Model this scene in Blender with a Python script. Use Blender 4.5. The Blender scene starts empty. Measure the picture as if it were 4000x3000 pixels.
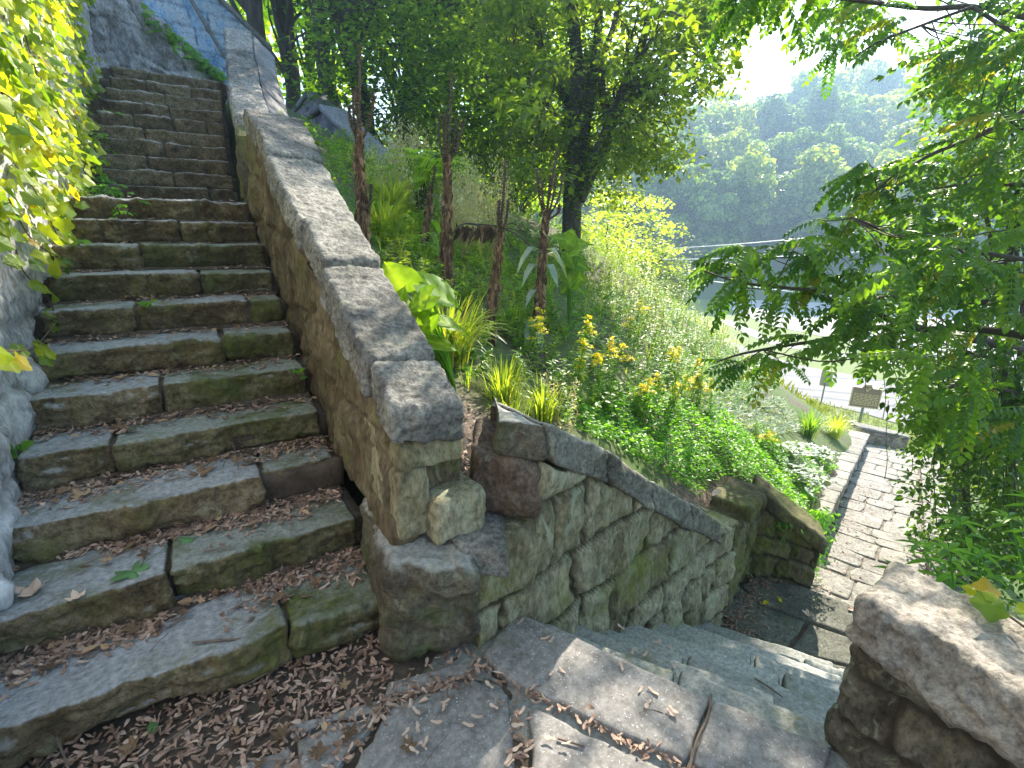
import bpy, math, random
import numpy as np
from mathutils import Vector, Matrix
SC = bpy.context.scene
COL = SC.collection
R = math.radians
rng = np.random.default_rng(7)
random.seed(7)

# ------------------------------------------------------------------ camera
FPX, PIT, ROLL, YAW = 1965.47, 0.3079, 0.0201, 0.5606     # focal length in pixels of the 4000 px photo
CAMO = np.array([0.7783, -1.8202, 1.6813])
FW = np.array([math.sin(YAW)*math.cos(PIT), math.cos(YAW)*math.cos(PIT), -math.sin(PIT)])
RT0 = np.array([math.cos(YAW), -math.sin(YAW), 0.0]); UP0 = np.cross(RT0, FW)
RT = RT0*math.cos(ROLL)+UP0*math.sin(ROLL); UP = UP0*math.cos(ROLL)-RT0*math.sin(ROLL)
cam = bpy.data.objects.new('camera', bpy.data.cameras.new('camera')); COL.objects.link(cam)
m = Matrix.Identity(4)
for i in range(3):
    m[i][0], m[i][1], m[i][2], m[i][3] = RT[i], UP[i], -FW[i], CAMO[i]
cam.matrix_world = m
cam.data.sensor_width = 36; cam.data.lens = 36*FPX/4000
cam.data.clip_start = 0.05; cam.data.clip_end = 3000
SC.camera = cam

# ------------------------------------------------------------------ light
SUN_AZ, SUN_EL = 60, 35
s = np.array([math.sin(R(SUN_AZ))*math.cos(R(SUN_EL)), math.cos(R(SUN_AZ))*math.cos(R(SUN_EL)), math.sin(R(SUN_EL))])
s_sun = s.copy()
sun = bpy.data.objects.new('sun', bpy.data.lights.new('sun', 'SUN')); COL.objects.link(sun)
sun.data.energy = 4.6; sun.data.angle = R(0.5); sun.data.color = (1.0, 0.91, 0.77)
sun.rotation_euler = Vector(s).to_track_quat('Z', 'Y').to_euler()
w = bpy.data.worlds.new('World'); SC.world = w; w.use_nodes = True
nt = w.node_tree; bg = nt.nodes['Background']
sky = nt.nodes.new('ShaderNodeTexSky'); sky.sky_type = 'NISHITA'; sky.sun_disc = False
sky.sun_elevation = R(SUN_EL); sky.sun_rotation = R(SUN_AZ); sky.air_density = 1.3; sky.dust_density = 0.6
nt.links.new(sky.outputs[0], bg.inputs[0]); bg.inputs[1].default_value = 0.14
SC.view_settings.view_transform = 'Standard'; SC.view_settings.look = 'None'
SC.view_settings.exposure = 1.95; SC.view_settings.gamma = 1.0
HAZE = 0.0026

# ------------------------------------------------------------------ pixel -> point helpers (pixels of a 2212 px wide view of the photo)
S_ = 4000/2212
def ray(px, py): return FW*FPX + RT*(px*S_-2000) - UP*(py*S_-1500)
def PZ(px, py, z):
    d = ray(px, py); return CAMO + d*((z-CAMO[2])/d[2])
def PD(px, py, dep): return CAMO + ray(px, py)*(dep/FPX)
def PP(px, py, p0, n):
    d = ray(px, py); n = np.array(n, float); return CAMO + d*(((np.array(p0, float)-CAMO)@n)/(d@n))
def proj(P):
    d = np.atleast_2d(P)-CAMO; z = d@FW
    return (2000+FPX*(d@RT)/z)/S_, (1500-FPX*(d@UP)/z)/S_
def xs(px, y, z):
    a = RT[0]*FPX-(px*S_-2000)*FW[0]
    b = (RT[1]*FPX-(px*S_-2000)*FW[1])*(y-CAMO[1])+(RT[2]*FPX-(px*S_-2000)*FW[2])*(z-CAMO[2])
    return CAMO[0]-b/a
def inpoly(px, py, poly):
    px = np.asarray(px); py = np.asarray(py); c = np.zeros(px.shape, bool); n = len(poly)
    for i in range(n):
        x0, y0 = poly[i]; x1, y1 = poly[(i+1) % n]
        if y0 == y1: continue
        k = ((y0 > py) != (y1 > py)) & (px < (x1-x0)*(py-y0)/(y1-y0)+x0); c ^= k
    return c

# ------------------------------------------------------------------ noise
TAB = np.random.default_rng(3).random(1 << 16)*2-1
def vn(p):
    i = np.floor(p).astype(np.int64); f = p-i; u = f*f*f*(f*(f*6-15)+10); r = 0
    for a in (0, 1):
        wa = u[:, 0] if a else 1-u[:, 0]
        for b in (0, 1):
            wb = u[:, 1] if b else 1-u[:, 1]
            for c in (0, 1):
                wc = u[:, 2] if c else 1-u[:, 2]
                h = ((i[:, 0]+a)*73856093) ^ ((i[:, 1]+b)*19349663) ^ ((i[:, 2]+c)*83492791)
                h = (h ^ (h >> 13))*1274126177
                r = r + wa*wb*wc*TAB[(h ^ (h >> 16)) & 65535]
    return r
def fbm(p, oct=4, gain=.5):
    r = 0; a = 1
    for o in range(oct): r = r+a*vn(p*(2**o)+o*17.3); a *= gain
    return r
def ridge(p, oct=3):
    r = 0; a = 1
    for o in range(oct): r = r+a*(1-2*np.abs(vn(p*(2**o)+o*9.1))); a *= .5
    return r
def sstep(a, b, x):
    t = np.clip((x-a)/(b-a), 0, 1); return t*t*(3-2*t)

# ------------------------------------------------------------------ mesh helpers
def mk(name, V, F, mat=None, parent=None, smooth=False, attrs=None):
    V = np.asarray(V, float); me = bpy.data.meshes.new(name)
    Fs = F if isinstance(F, list) else [F]
    Fs = [np.asarray(f) for f in Fs if len(f)]
    nl = sum(f.size for f in Fs); nf = sum(len(f) for f in Fs)
    me.vertices.add(len(V)); me.vertices.foreach_set('co', V.astype(np.float32).ravel())
    me.loops.add(nl); me.loops.foreach_set('vertex_index', np.concatenate([f.ravel() for f in Fs]).astype(np.int32))
    tot = np.concatenate([np.full(len(f), f.shape[1]) for f in Fs]); st = np.concatenate([[0], np.cumsum(tot)[:-1]])
    me.polygons.add(nf); me.polygons.foreach_set('loop_start', st.astype(np.int32))
    try: me.polygons.foreach_set('loop_total', tot.astype(np.int32))
    except Exception: pass
    me.polygons.foreach_set('use_smooth', np.full(nf, bool(smooth)))
    me.update(calc_edges=True); me.validate()
    for k, v in (attrs or {}).items():
        a = me.attributes.new(k, 'FLOAT', 'POINT')
        if len(a.data) == len(v): a.data.foreach_set('value', np.asarray(v, np.float32))
    if mat: me.materials.append(mat)
    o = bpy.data.objects.new(name, me); COL.objects.link(o)
    if parent: o.parent = parent; o.matrix_parent_inverse = Matrix.Translation(-parent.location)
    return o
def tag(o, label=None, cat=None, group=None, kind=None):
    if label: o['label'] = label
    if cat: o['category'] = cat
    if group: o['group'] = group
    if kind: o['kind'] = kind
    return o
def thing(name, loc, label, cat, group=None):
    o = bpy.data.objects.new(name, None); COL.objects.link(o); o.location = Vector([float(a) for a in loc]); o.empty_display_size = .1
    return tag(o, label, cat, group)
def grid_faces(nu, nv, off=0, flip=False):
    i = np.arange(nu-1)[:, None]*nv+np.arange(nv-1)[None, :]
    f = np.stack([i, i+nv, i+nv+1, i+1], -1).reshape(-1, 4)+off
    return f[:, ::-1] if flip else f
class Bag:
    def __init__(s): s.V = []; s.T = []; s.Q = []; s.A = []; s.n = 0
    def add(s, V, T=None, Q=None, a=0.5):
        V = np.asarray(V, float).reshape(-1, 3)
        s.V.append(V)
        if T is not None and len(T): s.T.append(np.asarray(T)+s.n)
        if Q is not None and len(Q): s.Q.append(np.asarray(Q)+s.n)
        s.A.append(np.broadcast_to(np.asarray(a, float), (len(V),)).copy()); s.n += len(V)
    def build(s, name, mat, parent=None, smooth=False):
        F = []
        if s.T: F.append(np.concatenate(s.T))
        if s.Q: F.append(np.concatenate(s.Q))
        return mk(name, np.concatenate(s.V), F, mat, parent, smooth, {'var': np.concatenate(s.A)})
def cubegrid(n):
    """welded surface grid of a cube, n=(nx,ny,nz) cells, coordinates -1..1"""
    Vs = []; Fs = []; off = 0
    for ax in range(3):
        b, c = [(1, 2), (2, 0), (0, 1)][ax]
        for sd in (-1, 1):
            nb, nc = n[b]+1, n[c]+1
            B, Cc = np.meshgrid(np.linspace(-1, 1, nb), np.linspace(-1, 1, nc), indexing='ij')
            P = np.zeros((nb*nc, 3)); P[:, ax] = sd; P[:, b] = B.ravel(); P[:, c] = Cc.ravel()
            Vs.append(P); Fs.append(grid_faces(nb, nc, off, sd < 0)); off += nb*nc
    V = np.concatenate(Vs); F = np.concatenate(Fs)
    key = np.round(V*1e5).astype(np.int64)
    u, idx, inv = np.unique(key, axis=0, return_index=True, return_inverse=True)
    return V[idx], inv.ravel()[F]
def hexblock(c, res=.015, r=.02, amp=.004, front=.012, seed=0, top=None, fr=9.0, chop=0):
    """a rough stone: rounded box mapped to eight corners (x0y0z0,x1y0z0,x0y1z0,x1y1z0, then the same on top); -y is the rock-faced side"""
    c = np.asarray(c, float)
    ex = (c[1]-c[0]+c[5]-c[4])/2; ey = (c[2]-c[0]+c[6]-c[4])/2; ez = (c[4]-c[0]+c[5]-c[1])/2
    d = np.array([np.linalg.norm(ex), np.linalg.norm(ey), np.linalg.norm(ez)])
    ex, ey, ez = ex/d[0], ey/d[1], ez/d[2]
    n = np.maximum(3, np.minimum(np.ceil(d/res).astype(int), 110))
    V, F = cubegrid(n)
    h = d/2; r = min(r, h.min()*.95); p = V*h; q = np.clip(p, -(h-r), h-r); e = p-q
    L = np.linalg.norm(e, axis=1, keepdims=True); nn = e/np.maximum(L, 1e-9); p = q+nn*r
    t = (p/h+1)/2; x, y, z = t[:, 0:1], t[:, 1:2], t[:, 2:3]
    P = 0
    for k in range(8):
        P = P+c[k]*(x if k & 1 else 1-x)*(y if k & 2 else 1-y)*(z if k & 4 else 1-z)
    N = nn[:, 0:1]*ex+nn[:, 1:2]*ey+nn[:, 2:3]*ez
    o = seed*3.71
    base = fbm(P*6+o, 4)*.6+fbm(P*28+o, 2)*.2
    rock = ridge(P*np.array([fr*.8, fr*.8, fr*1.5])+o, 4)*.5+fbm(P*fr*.45+o+5, 3)+.3*ridge(P*fr*2.7+o, 2)
    if chop: base = base+chop*ridge(P*np.array([13, 24, 13])+o, 3)
    fm = np.clip(-nn[:, 1], 0, 1)
    P = P+N*(amp*base+front*fm*rock)[:, None]
    return P, F
def block(name, c, mat, parent, **k):
    P, F = hexblock(c, **k)
    return mk(name, P, F, mat, parent, True)
def boxc(x0, x1, y0, y1, z0, z1, M=None):
    c = np.array([[x, y, z] for z in (z0, z1) for y in (y0, y1) for x in (x0, x1)], float)
    return c if M is None else c@np.asarray(M[0]).T+M[1]
def tube(pts, rad, n=7):
    P = np.asarray(pts, float); k = len(P); rad = np.broadcast_to(np.asarray(rad, float), (k,))
    T = np.gradient(P, axis=0); T /= np.maximum(np.linalg.norm(T, axis=1, keepdims=True), 1e-9)
    a = np.cross(T, [0.31, 0.17, .93]); l = np.linalg.norm(a, axis=1, keepdims=True)
    a = np.where(l < .05, np.cross(T, [1., 0, 0]), a); a /= np.linalg.norm(a, axis=1, keepdims=True); b = np.cross(T, a)
    th = np.linspace(0, 2*np.pi, n, endpoint=False)
    V = (P[:, None]+rad[:, None, None]*(a[:, None]*np.cos(th)[None, :, None]+b[:, None]*np.sin(th)[None, :, None])).reshape(-1, 3)
    i = np.arange(k-1)[:, None]*n; j = np.arange(n)[None]; j2 = (j+1) % n
    Q = np.stack([i+j, i+j2, i+n+j2, i+n+j], -1).reshape(-1, 4)
    return V, Q
def smoothline(pts, k=6):
    P = np.asarray(pts, float); n = len(P); out = []
    for i in range(n-1):
        p0, p1, p2, p3 = P[max(i-1, 0)], P[i], P[i+1], P[min(i+2, n-1)]
        for t in np.linspace(0, 1, k, endpoint=False):
            out.append(.5*(2*p1+(p2-p0)*t+(2*p0-5*p1+4*p2-p3)*t*t+(3*p1-p0-3*p2+p3)*t**3))
    out.append(P[-1]); return np.array(out)

# ------------------------------------------------------------------ leaves
def L_simple(w=.3, fold=.1, droop=.12):
    V = [(0, 0, 0), (-w*.8, .28, fold*.8), (w*.8, .28, fold*.8), (0, .3, 0), (-w*.75, .62, fold*.6-droop*.4), (w*.75, .62, fold*.6-droop*.4), (0, .64, -droop*.4), (0, 1, -droop)]
    return np.array(V), np.array([(0, 3, 1), (0, 2, 3), (1, 3, 6), (1, 6, 4), (3, 2, 5), (3, 5, 6), (4, 6, 7), (6, 5, 7)])
def L_tiny(w=.32, fold=.12):
    V = [(0, 0, 0), (-w, .5, fold), (w, .5, fold), (0, 1, 0)]
    return np.array(V), np.array([(0, 3, 1), (0, 2, 3)])
def L_lobed(lob=5, deep=.35, sharp=1.0):
    a = np.linspace(-150, 150, 4*(lob-1)+1)
    V = [(0, .42, 0)]
    for k, d in enumerate(a):
        t = (k % 4)/4; rr = 1-deep*(1-abs(2*t-1)**sharp)
        rr *= .62*(1-.22*abs(d)/150)
        V.append((rr*math.sin(R(d)), .42+rr*math.cos(R(d)), .06*math.cos(R(d*2))-.1*abs(math.sin(R(d)))*.7))
    n = len(V)-1; V.append((0, .18, .02))
    T = [(0, i+1, i) for i in range(1, n)]+[(0, n+1, n), (0, 1, n+1)]
    return np.array(V), np.array(T)
def L_pinnate(n=8, lw=.085, ll=.26, droop=.35, term=True):
    Vs = []; Ts = []; k = 0
    rach = lambda t: np.array([0, t, -droop*t*t])
    for t in np.linspace(0, 1, 7)[:-1]:
        p, q = rach(t), rach(t+1/6)
        wv = np.array([.008, 0, 0]); Vs += [p-wv, p+wv, q+wv*.7, q-wv*.7]; Ts += [(k, k+1, k+2), (k, k+2, k+3)]; k += 4
    spots = [(.16+.8*i/(n-1), sd) for i in range(n) for sd in (-1, 1)]+([(1.0, 0)] if term else [])
    for t, sd in spots:
        p = rach(min(t, 1)); L = ll*(1-.35*abs(t-.5)*1.6); ang = R(68)*sd
        d = np.array([math.sin(ang), math.cos(ang), -.35-.25*random.random()]); d /= np.linalg.norm(d)
        sde = np.cross(d, [0, 0, 1]); sde /= np.linalg.norm(sde); up = np.cross(sde, d)
        Vs += [p, p+d*L*.38-sde*lw+up*.02, p+d*L*.42, p+d*L*.38+sde*lw+up*.02, p+d*L*.75-sde*lw*.6-up*.01, p+d*L*.75+sde*lw*.6-up*.01, p+d*L-up*.05]
        Ts += [(k, k+2, k+1), (k, k+3, k+2), (k+1, k+2, k+4), (k+2, k+5, k+4), (k+2, k+3, k+5), (k+4, k+5, k+6)]; k += 7
    return np.array(Vs), np.array(Ts)
def L_blade(w=.02, bend=.5, n=8):
    Vs = []; T = []; y = z = 0.0
    for i in range(n):
        t = i/(n-1); ph = .12+bend*t**1.4*1.5; ww = w*(1-t**2.2)*(.7+.3*min(1, t*4))+.0006
        Vs += [(-ww, y, z), (ww, y, z)]; y += math.sin(ph)/(n-1); z += math.cos(ph)/(n-1)
        if i: k = 2*i; T += [(k-2, k-1, k+1), (k-2, k+1, k)]
    return np.array(Vs), np.array(T)
def frames(d, roll=None, up=(0, 0, 1)):
    """rotation matrices whose Y axis is d and whose Z axis is near up"""
    d = d/np.maximum(np.linalg.norm(d, axis=1, keepdims=True), 1e-9)
    up = np.broadcast_to(np.asarray(up, float), d.shape)
    x = np.cross(d, up); l = np.linalg.norm(x, axis=1, keepdims=True)
    x = np.where(l < .02, np.array([1., 0, 0]), x); x /= np.linalg.norm(x, axis=1, keepdims=True); z = np.cross(x, d)
    if roll is not None:
        c, s2 = np.cos(roll)[:, None], np.sin(roll)[:, None]; x, z = x*c+z*s2, z*c-x*s2
    return np.stack([x, d, z], -1)
def scatter(bag, tmpl, P, d, size, roll=None, up=(0, 0, 1), var=None):
    V, T = tmpl; n = len(P)
    if n == 0: return
    M = frames(np.asarray(d, float), roll, up); size = np.broadcast_to(np.asarray(size, float), (n,))
    W = np.einsum('nij,kj->nki', M, V)*size[:, None, None]+np.asarray(P)[:, None]
    TT = (T[None]+(np.arange(n)*len(V))[:, None, None]).reshape(-1, 3)
    var = rng.random(n) if var is None else np.broadcast_to(var, (n,))
    bag.add(W.reshape(-1, 3), TT, None, np.repeat(var, len(V)))
def rdir(n, zlo=-1, zhi=1):
    z = rng.uniform(zlo, zhi, n); a = rng.uniform(0, 2*np.pi, n); q = np.sqrt(np.maximum(0, 1-z*z))
    return np.stack([q*np.cos(a), q*np.sin(a), z], -1)

# ------------------------------------------------------------------ materials
def nodes(name):
    m = bpy.data.materials.new(name); m.use_nodes = True; t = m.node_tree; return m, t, t.nodes['Principled BSDF']
def N(t, typ, **k):
    n = t.nodes.new(typ)
    for a, b in k.items():
        if a.startswith('i_'): n.inputs[a[2:]].default_value = b
        else: setattr(n, a, b)
    return n
def noise(t, co, sc, det=6, rough=.6, dist=0):
    n = N(t, 'ShaderNodeTexNoise'); n.inputs['Scale'].default_value = sc; n.inputs['Detail'].default_value = det
    n.inputs['Roughness'].default_value = rough; n.inputs['Distortion'].default_value = dist
    t.links.new(co, n.inputs['Vector']); return n.outputs['Fac']
def ramp(t, fac, stops):
    r = N(t, 'ShaderNodeValToRGB'); e = r.color_ramp.elements
    while len(e) < len(stops): e.new(.5)
    for k, (p, c) in enumerate(stops):
        e[k].position = p; e[k].color = (c, c, c, 1) if isinstance(c, (int, float)) else (*c, 1)
    t.links.new(fac, r.inputs[0]); return r.outputs[0]
def mix(t, f, a, b, mode='MIX'):
    n = N(t, 'ShaderNodeMix', data_type='RGBA', blend_type=mode)
    for sck, v in ((n.inputs[0], f), (n.inputs[6], a), (n.inputs[7], b)):
        if hasattr(v, 'links'): t.links.new(v, sck)
        elif isinstance(v, (int, float)): sck.default_value = v
        else: sck.default_value = (*v, 1)
    return n.outputs[2]
def mth(t, op, a, b=None):
    n = N(t, 'ShaderNodeMath', operation=op)
    for k, v in enumerate((a, b)):
        if v is None: continue
        if hasattr(v, 'links'): t.links.new(v, n.inputs[k])
        else: n.inputs[k].default_value = v
    return n.outputs[0]
def stone(name, cols, moss=0.3, mosscol=(.055, .085, .018), lichen=.2, lichcol=(.34, .36, .24), topcol=None, streak=1.0, sc=1.0, bump=.5, joint=None, rough=.85, attr=False, fine=1.0, specks=None, tint=.22):
    m, t, b = nodes(name)
    co = N(t, 'ShaderNodeTexCoord').outputs['Object']
    mp = N(t, 'ShaderNodeMapping'); mp.inputs['Scale'].default_value = (1, 1, streak); t.links.new(co, mp.inputs[0]); v = mp.outputs[0]
    if attr: rnd = N(t, 'ShaderNodeAttribute', attribute_name='var').outputs['Fac']
    else: rnd = N(t, 'ShaderNodeObjectInfo').outputs['Random']
    n1 = noise(t, v, 3.1*sc, 8, .65, .4)
    k = mth(t, 'ADD', n1, mth(t, 'MULTIPLY', mth(t, 'SUBTRACT', rnd, .5), tint))
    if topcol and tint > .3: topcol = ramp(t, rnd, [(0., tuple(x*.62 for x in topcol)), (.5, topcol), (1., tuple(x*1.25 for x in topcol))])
    c = ramp(t, k, [(.3, cols[0]), (.47, cols[1]), (.62, cols[2]), (.75, cols[1])])
    nf = noise(t, v, 45*sc, 6, .7)
    c = mix(t, min(1., .75*fine), c, ramp(t, nf, [(.32, .12), (.68, .92)]), 'OVERLAY')
    c = mix(t, .6*min(1, fine), c, ramp(t, noise(t, v, 13*sc, 9, .75, .5), [(.36, .28), (.52, .9), (.7, 1.)]), 'MULTIPLY')
    if topcol:  # upward faces paler: wear, plus skylight put into the colour
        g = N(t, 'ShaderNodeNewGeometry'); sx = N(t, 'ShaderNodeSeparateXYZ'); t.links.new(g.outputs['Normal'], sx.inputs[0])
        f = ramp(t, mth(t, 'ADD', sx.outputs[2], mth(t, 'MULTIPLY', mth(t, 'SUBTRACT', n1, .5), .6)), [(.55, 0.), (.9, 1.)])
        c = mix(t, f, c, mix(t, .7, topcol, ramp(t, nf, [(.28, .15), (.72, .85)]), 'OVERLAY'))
    if lichen > 0:
        l = noise(t, v, 9*sc, 9, .72, .8)
        c = mix(t, mth(t, 'MULTIPLY', ramp(t, l, [(.60-.12*lichen, 0.), (.66-.1*lichen, 1.)]), min(1, .35+lichen)), c, lichcol)
    if moss > 0:
        n2 = noise(t, co, 2.0*sc, 7, .7, .3)
        f = ramp(t, n2, [(.66-.3*moss, 0.), (.78-.22*moss, 1.)])
        c = mix(t, mth(t, 'MULTIPLY', f, min(1., .45+moss)), c, mix(t, ramp(t, noise(t, co, 30, 4), [(.35, 0.), (.65, 1.)]), mosscol, tuple(x*1.9 for x in mosscol)))
    if specks:
        sp = noise(t, co, 110, 2, .5); c = mix(t, ramp(t, sp, [(.66, 0.), (.7, 1.)]), c, specks)
    if joint:
        j = N(t, 'ShaderNodeAttribute', attribute_name='joint').outputs['Fac']
        c = mix(t, j, c, mix(t, n1, joint, tuple(x*.5 for x in joint)))
    t.links.new(c, b.inputs['Base Color']); b.inputs['Roughness'].default_value = rough
    b.inputs['Specular IOR Level'].default_value = .35
    hgt = mth(t, 'ADD', mth(t, 'MULTIPLY', noise(t, v, 22*sc, 10, .72), 1.0), mth(t, 'MULTIPLY', nf, .45))
    bp = N(t, 'ShaderNodeBump'); bp.inputs['Strength'].default_value = bump; bp.inputs['Distance'].default_value = .035
    t.links.new(hgt, bp.inputs['Height']); t.links.new(bp.outputs[0], b.inputs['Normal'])
    return m
def leafmat(name, c1, c2, c3=None, tr=.5, trgain=1.6, rough=.42, spec=.5, objvar=0):
    m, t, b = nodes(name)
    v = N(t, 'ShaderNodeAttribute', attribute_name='var').outputs['Fac']
    st = [(0., c1), (.8, c2)]+([(.93, c2), (1., c3)] if c3 else [])
    c = ramp(t, v, st)
    if objvar:
        rn = N(t, 'ShaderNodeObjectInfo').outputs['Random']
        c = mix(t, objvar, c, ramp(t, rn, [(0., (.22, .30, .34)), (.3, (.38, .5, .42)), (.6, (.55, .55, .40)), (.85, (.80, .72, .42)), (1., (.40, .52, .5))]), 'OVERLAY')
    nn = noise(t, N(t, 'ShaderNodeTexCoord').outputs['Object'], 14, 3)
    c = mix(t, .35, c, ramp(t, nn, [(.3, .2), (.7, .8)]), 'OVERLAY')
    t.links.new(c, b.inputs['Base Color']); b.inputs['Roughness'].default_value = rough; b.inputs['Specular IOR Level'].default_value = spec
    tl = N(t, 'ShaderNodeBsdfTranslucent')
    tc = mix(t, 1.0, c, (trgain*1.25, trgain*1.15, trgain*.35), 'MULTIPLY'); t.links.new(tc, tl.inputs[0])
    mx = N(t, 'ShaderNodeMixShader'); mx.inputs[0].default_value = tr
    t.links.new(b.outputs[0], mx.inputs[1]); t.links.new(tl.outputs[0], mx.inputs[2])
    t.links.new(mx.outputs[0], t.nodes['Material Output'].inputs[0]); return m
def plain(name, cols, sc=6, rough=.8, bump=.3, stretch=(1, 1, 1), metal=0):
    m, t, b = nodes(name); co = N(t, 'ShaderNodeTexCoord').outputs['Object']
    mp = N(t, 'ShaderNodeMapping'); mp.inputs['Scale'].default_value = stretch; t.links.new(co, mp.inputs[0])
    n1 = noise(t, mp.outputs[0], sc, 8, .65)
    st = [(.3+.4*i/(len(cols)-1), c) for i, c in enumerate(cols)]
    t.links.new(ramp(t, n1, st), b.inputs['Base Color']); b.inputs['Roughness'].default_value = rough; b.inputs['Metallic'].default_value = metal
    bp = N(t, 'ShaderNodeBump'); bp.inputs['Strength'].default_value = bump; bp.inputs['Distance'].default_value = .02
    t.links.new(noise(t, mp.outputs[0], sc*5, 8, .7), bp.inputs['Height']); t.links.new(bp.outputs[0], b.inputs['Normal']); return m
def varmat(name, c1, c2, c3, rough=.7):
    m, t, b = nodes(name); v = N(t, 'ShaderNodeAttribute', attribute_name='var').outputs['Fac']
    t.links.new(ramp(t, v, [(0., c1), (.5, c2), (1., c3)]), b.inputs['Base Color']); b.inputs['Roughness'].default_value = rough; return m

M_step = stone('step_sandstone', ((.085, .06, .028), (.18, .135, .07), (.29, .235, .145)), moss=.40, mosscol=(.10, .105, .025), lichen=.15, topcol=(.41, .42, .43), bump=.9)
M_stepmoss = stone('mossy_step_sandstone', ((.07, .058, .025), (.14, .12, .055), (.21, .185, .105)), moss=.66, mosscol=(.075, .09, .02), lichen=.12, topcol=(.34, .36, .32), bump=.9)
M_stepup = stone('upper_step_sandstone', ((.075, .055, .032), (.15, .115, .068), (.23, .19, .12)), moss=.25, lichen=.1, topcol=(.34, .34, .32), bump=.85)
M_cope = stone('coping_sandstone', ((.12, .115, .10), (.25, .24, .215), (.38, .36, .315)), moss=.14, lichen=.25, lichcol=(.36, .37, .28), bump=1.0, fine=1.2)
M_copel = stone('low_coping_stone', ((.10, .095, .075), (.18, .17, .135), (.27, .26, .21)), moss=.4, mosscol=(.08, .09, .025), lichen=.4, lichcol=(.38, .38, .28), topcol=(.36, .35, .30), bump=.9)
M_mid = stone('parapet_masonry', ((.085, .06, .035), (.14, .105, .06), (.21, .165, .10)), moss=.6, mosscol=(.085, .095, .025), lichen=.35, lichcol=(.27, .28, .14), streak=.3, bump=.7, attr=True, joint=(.16, .12, .08))
M_low = stone('low_wall_masonry', ((.15, .125, .065), (.29, .26, .155), (.42, .39, .26)), moss=.45, mosscol=(.12, .135, .025), lichen=.5, lichcol=(.38, .40, .27), streak=.4, bump=.7, attr=True, joint=(.075, .06, .03))
M_lowmoss = stone('mossy_corner_masonry', ((.08, .065, .035), (.15, .125, .065), (.22, .19, .11)), moss=.7, mosscol=(.085, .10, .02), lichen=.3, lichcol=(.22, .21, .09), streak=.3, bump=.7, attr=True, joint=(.06, .05, .03))
M_left = stone('pale_retaining_stone', ((.36, .36, .37), (.55, .55, .56), (.70, .70, .71)), moss=.06, lichen=.3, lichcol=(.72, .72, .72), streak=.4, bump=.6, attr=True, joint=(.45, .44, .43))
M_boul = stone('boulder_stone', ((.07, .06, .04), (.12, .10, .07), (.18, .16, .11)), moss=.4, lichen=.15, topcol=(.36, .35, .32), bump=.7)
M_flag = stone('flagstone', ((.135, .125, .12), (.20, .19, .18), (.265, .25, .235)), moss=.08, lichen=.15, lichcol=(.33, .33, .34), bump=.18, rough=.75, sc=.8, fine=.7, specks=(.5, .5, .52))
M_lstep = stone('lower_step_stone', ((.07, .07, .05), (.12, .12, .09), (.17, .17, .14)), moss=.3, mosscol=(.09, .10, .035), lichen=.2, lichcol=(.42, .43, .45), topcol=(.31, .315, .29), bump=.4, fine=.6, tint=.7)  # pale tops, dark nosings: shadow line between treads is put into the colour
M_rp = stone('right_parapet_masonry', ((.10, .085, .06), (.19, .165, .12), (.28, .25, .19)), moss=.3, lichen=.55, lichcol=(.36, .38, .25), streak=.7, bump=.9, attr=True, joint=(.11, .09, .06))
M_rpc = stone('right_coping_stone', ((.24, .21, .175), (.36, .32, .27), (.46, .41, .35)), moss=.03, lichen=.2, lichcol=(.22, .21, .2), bump=.6)
M_path = stone('path_paving', ((.17, .158, .14), (.25, .235, .21), (.33, .31, .28)), moss=.15, mosscol=(.10, .12, .05), lichen=.2, bump=.3)
M_pathwall = stone('path_wall_stone', ((.26, .21, .15), (.38, .32, .24), (.48, .42, .33)), moss=.2, lichen=.2, bump=.6, attr=True, joint=(.25, .2, .15))
M_blue = stone('painted_masonry', ((.15, .29, .52), (.30, .46, .68), (.54, .58, .66)), moss=.02, lichen=.6, lichcol=(.45, .50, .60), bump=.4, attr=True, joint=(.12, .17, .27), streak=.8)
M_grey = stone('grey_masonry', ((.18, .17, .20), (.28, .27, .31), (.38, .37, .40)), moss=.05, lichen=.4, lichcol=(.45, .45, .47), streak=.4, bump=.5, attr=True, joint=(.16, .15, .17))
M_rough = stone('rough_grey_masonry', ((.20, .19, .19), (.36, .35, .35), (.50, .49, .49)), moss=.05, lichen=.3, lichcol=(.5, .5, .5), streak=.4, bump=.9, attr=True, joint=(.2, .19, .19))
M_greyc = stone('grey_coping', ((.14, .13, .13), (.22, .21, .21), (.30, .29, .29)), moss=.1, lichen=.2, bump=.5)
M_soil = plain('soil', [(.05, .038, .028), (.10, .075, .055), (.16, .125, .095)], 9, .95, .8)
M_bark = plain('bark', [(.035, .028, .02), (.07, .056, .042), (.12, .10, .08)], 7, .9, .9, (1, 1, .25))
M_twig = plain('twig_bark', [(.06, .042, .03), (.11, .08, .06)], 20, .8, .3)
M_road = plain('asphalt', [(.16, .15, .15), (.22, .21, .205)], 2, .85, .1)
M_conc = plain('concrete', [(.34, .32, .30), (.45, .43, .40)], 3, .85, .1)
M_seed = varmat('dry_seed_brown', (.16, .09, .06), (.38, .25, .18), (.62, .46, .36))
M_dry = varmat('withered_leaf', (.06, .036, .02), (.19, .115, .06), (.46, .31, .18), .85)
M_spike = varmat('seed_spike', (.06, .045, .032), (.13, .10, .07), (.36, .29, .21), .9)  # palest tan stop puts the sunlit rim into the colour
M_stick = plain('dry_stick', [(.10, .07, .05), (.22, .17, .13)], 30, .8, .3)
M_ivy = leafmat('ivy_leaf', (.06, .14, .01), (.27, .33, .02), (.34, .24, .03), tr=.55, trgain=2.2)
M_vine = leafmat('vine_leaf', (.06, .17, .018), (.16, .33, .03), tr=.55, trgain=2.1)
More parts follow.
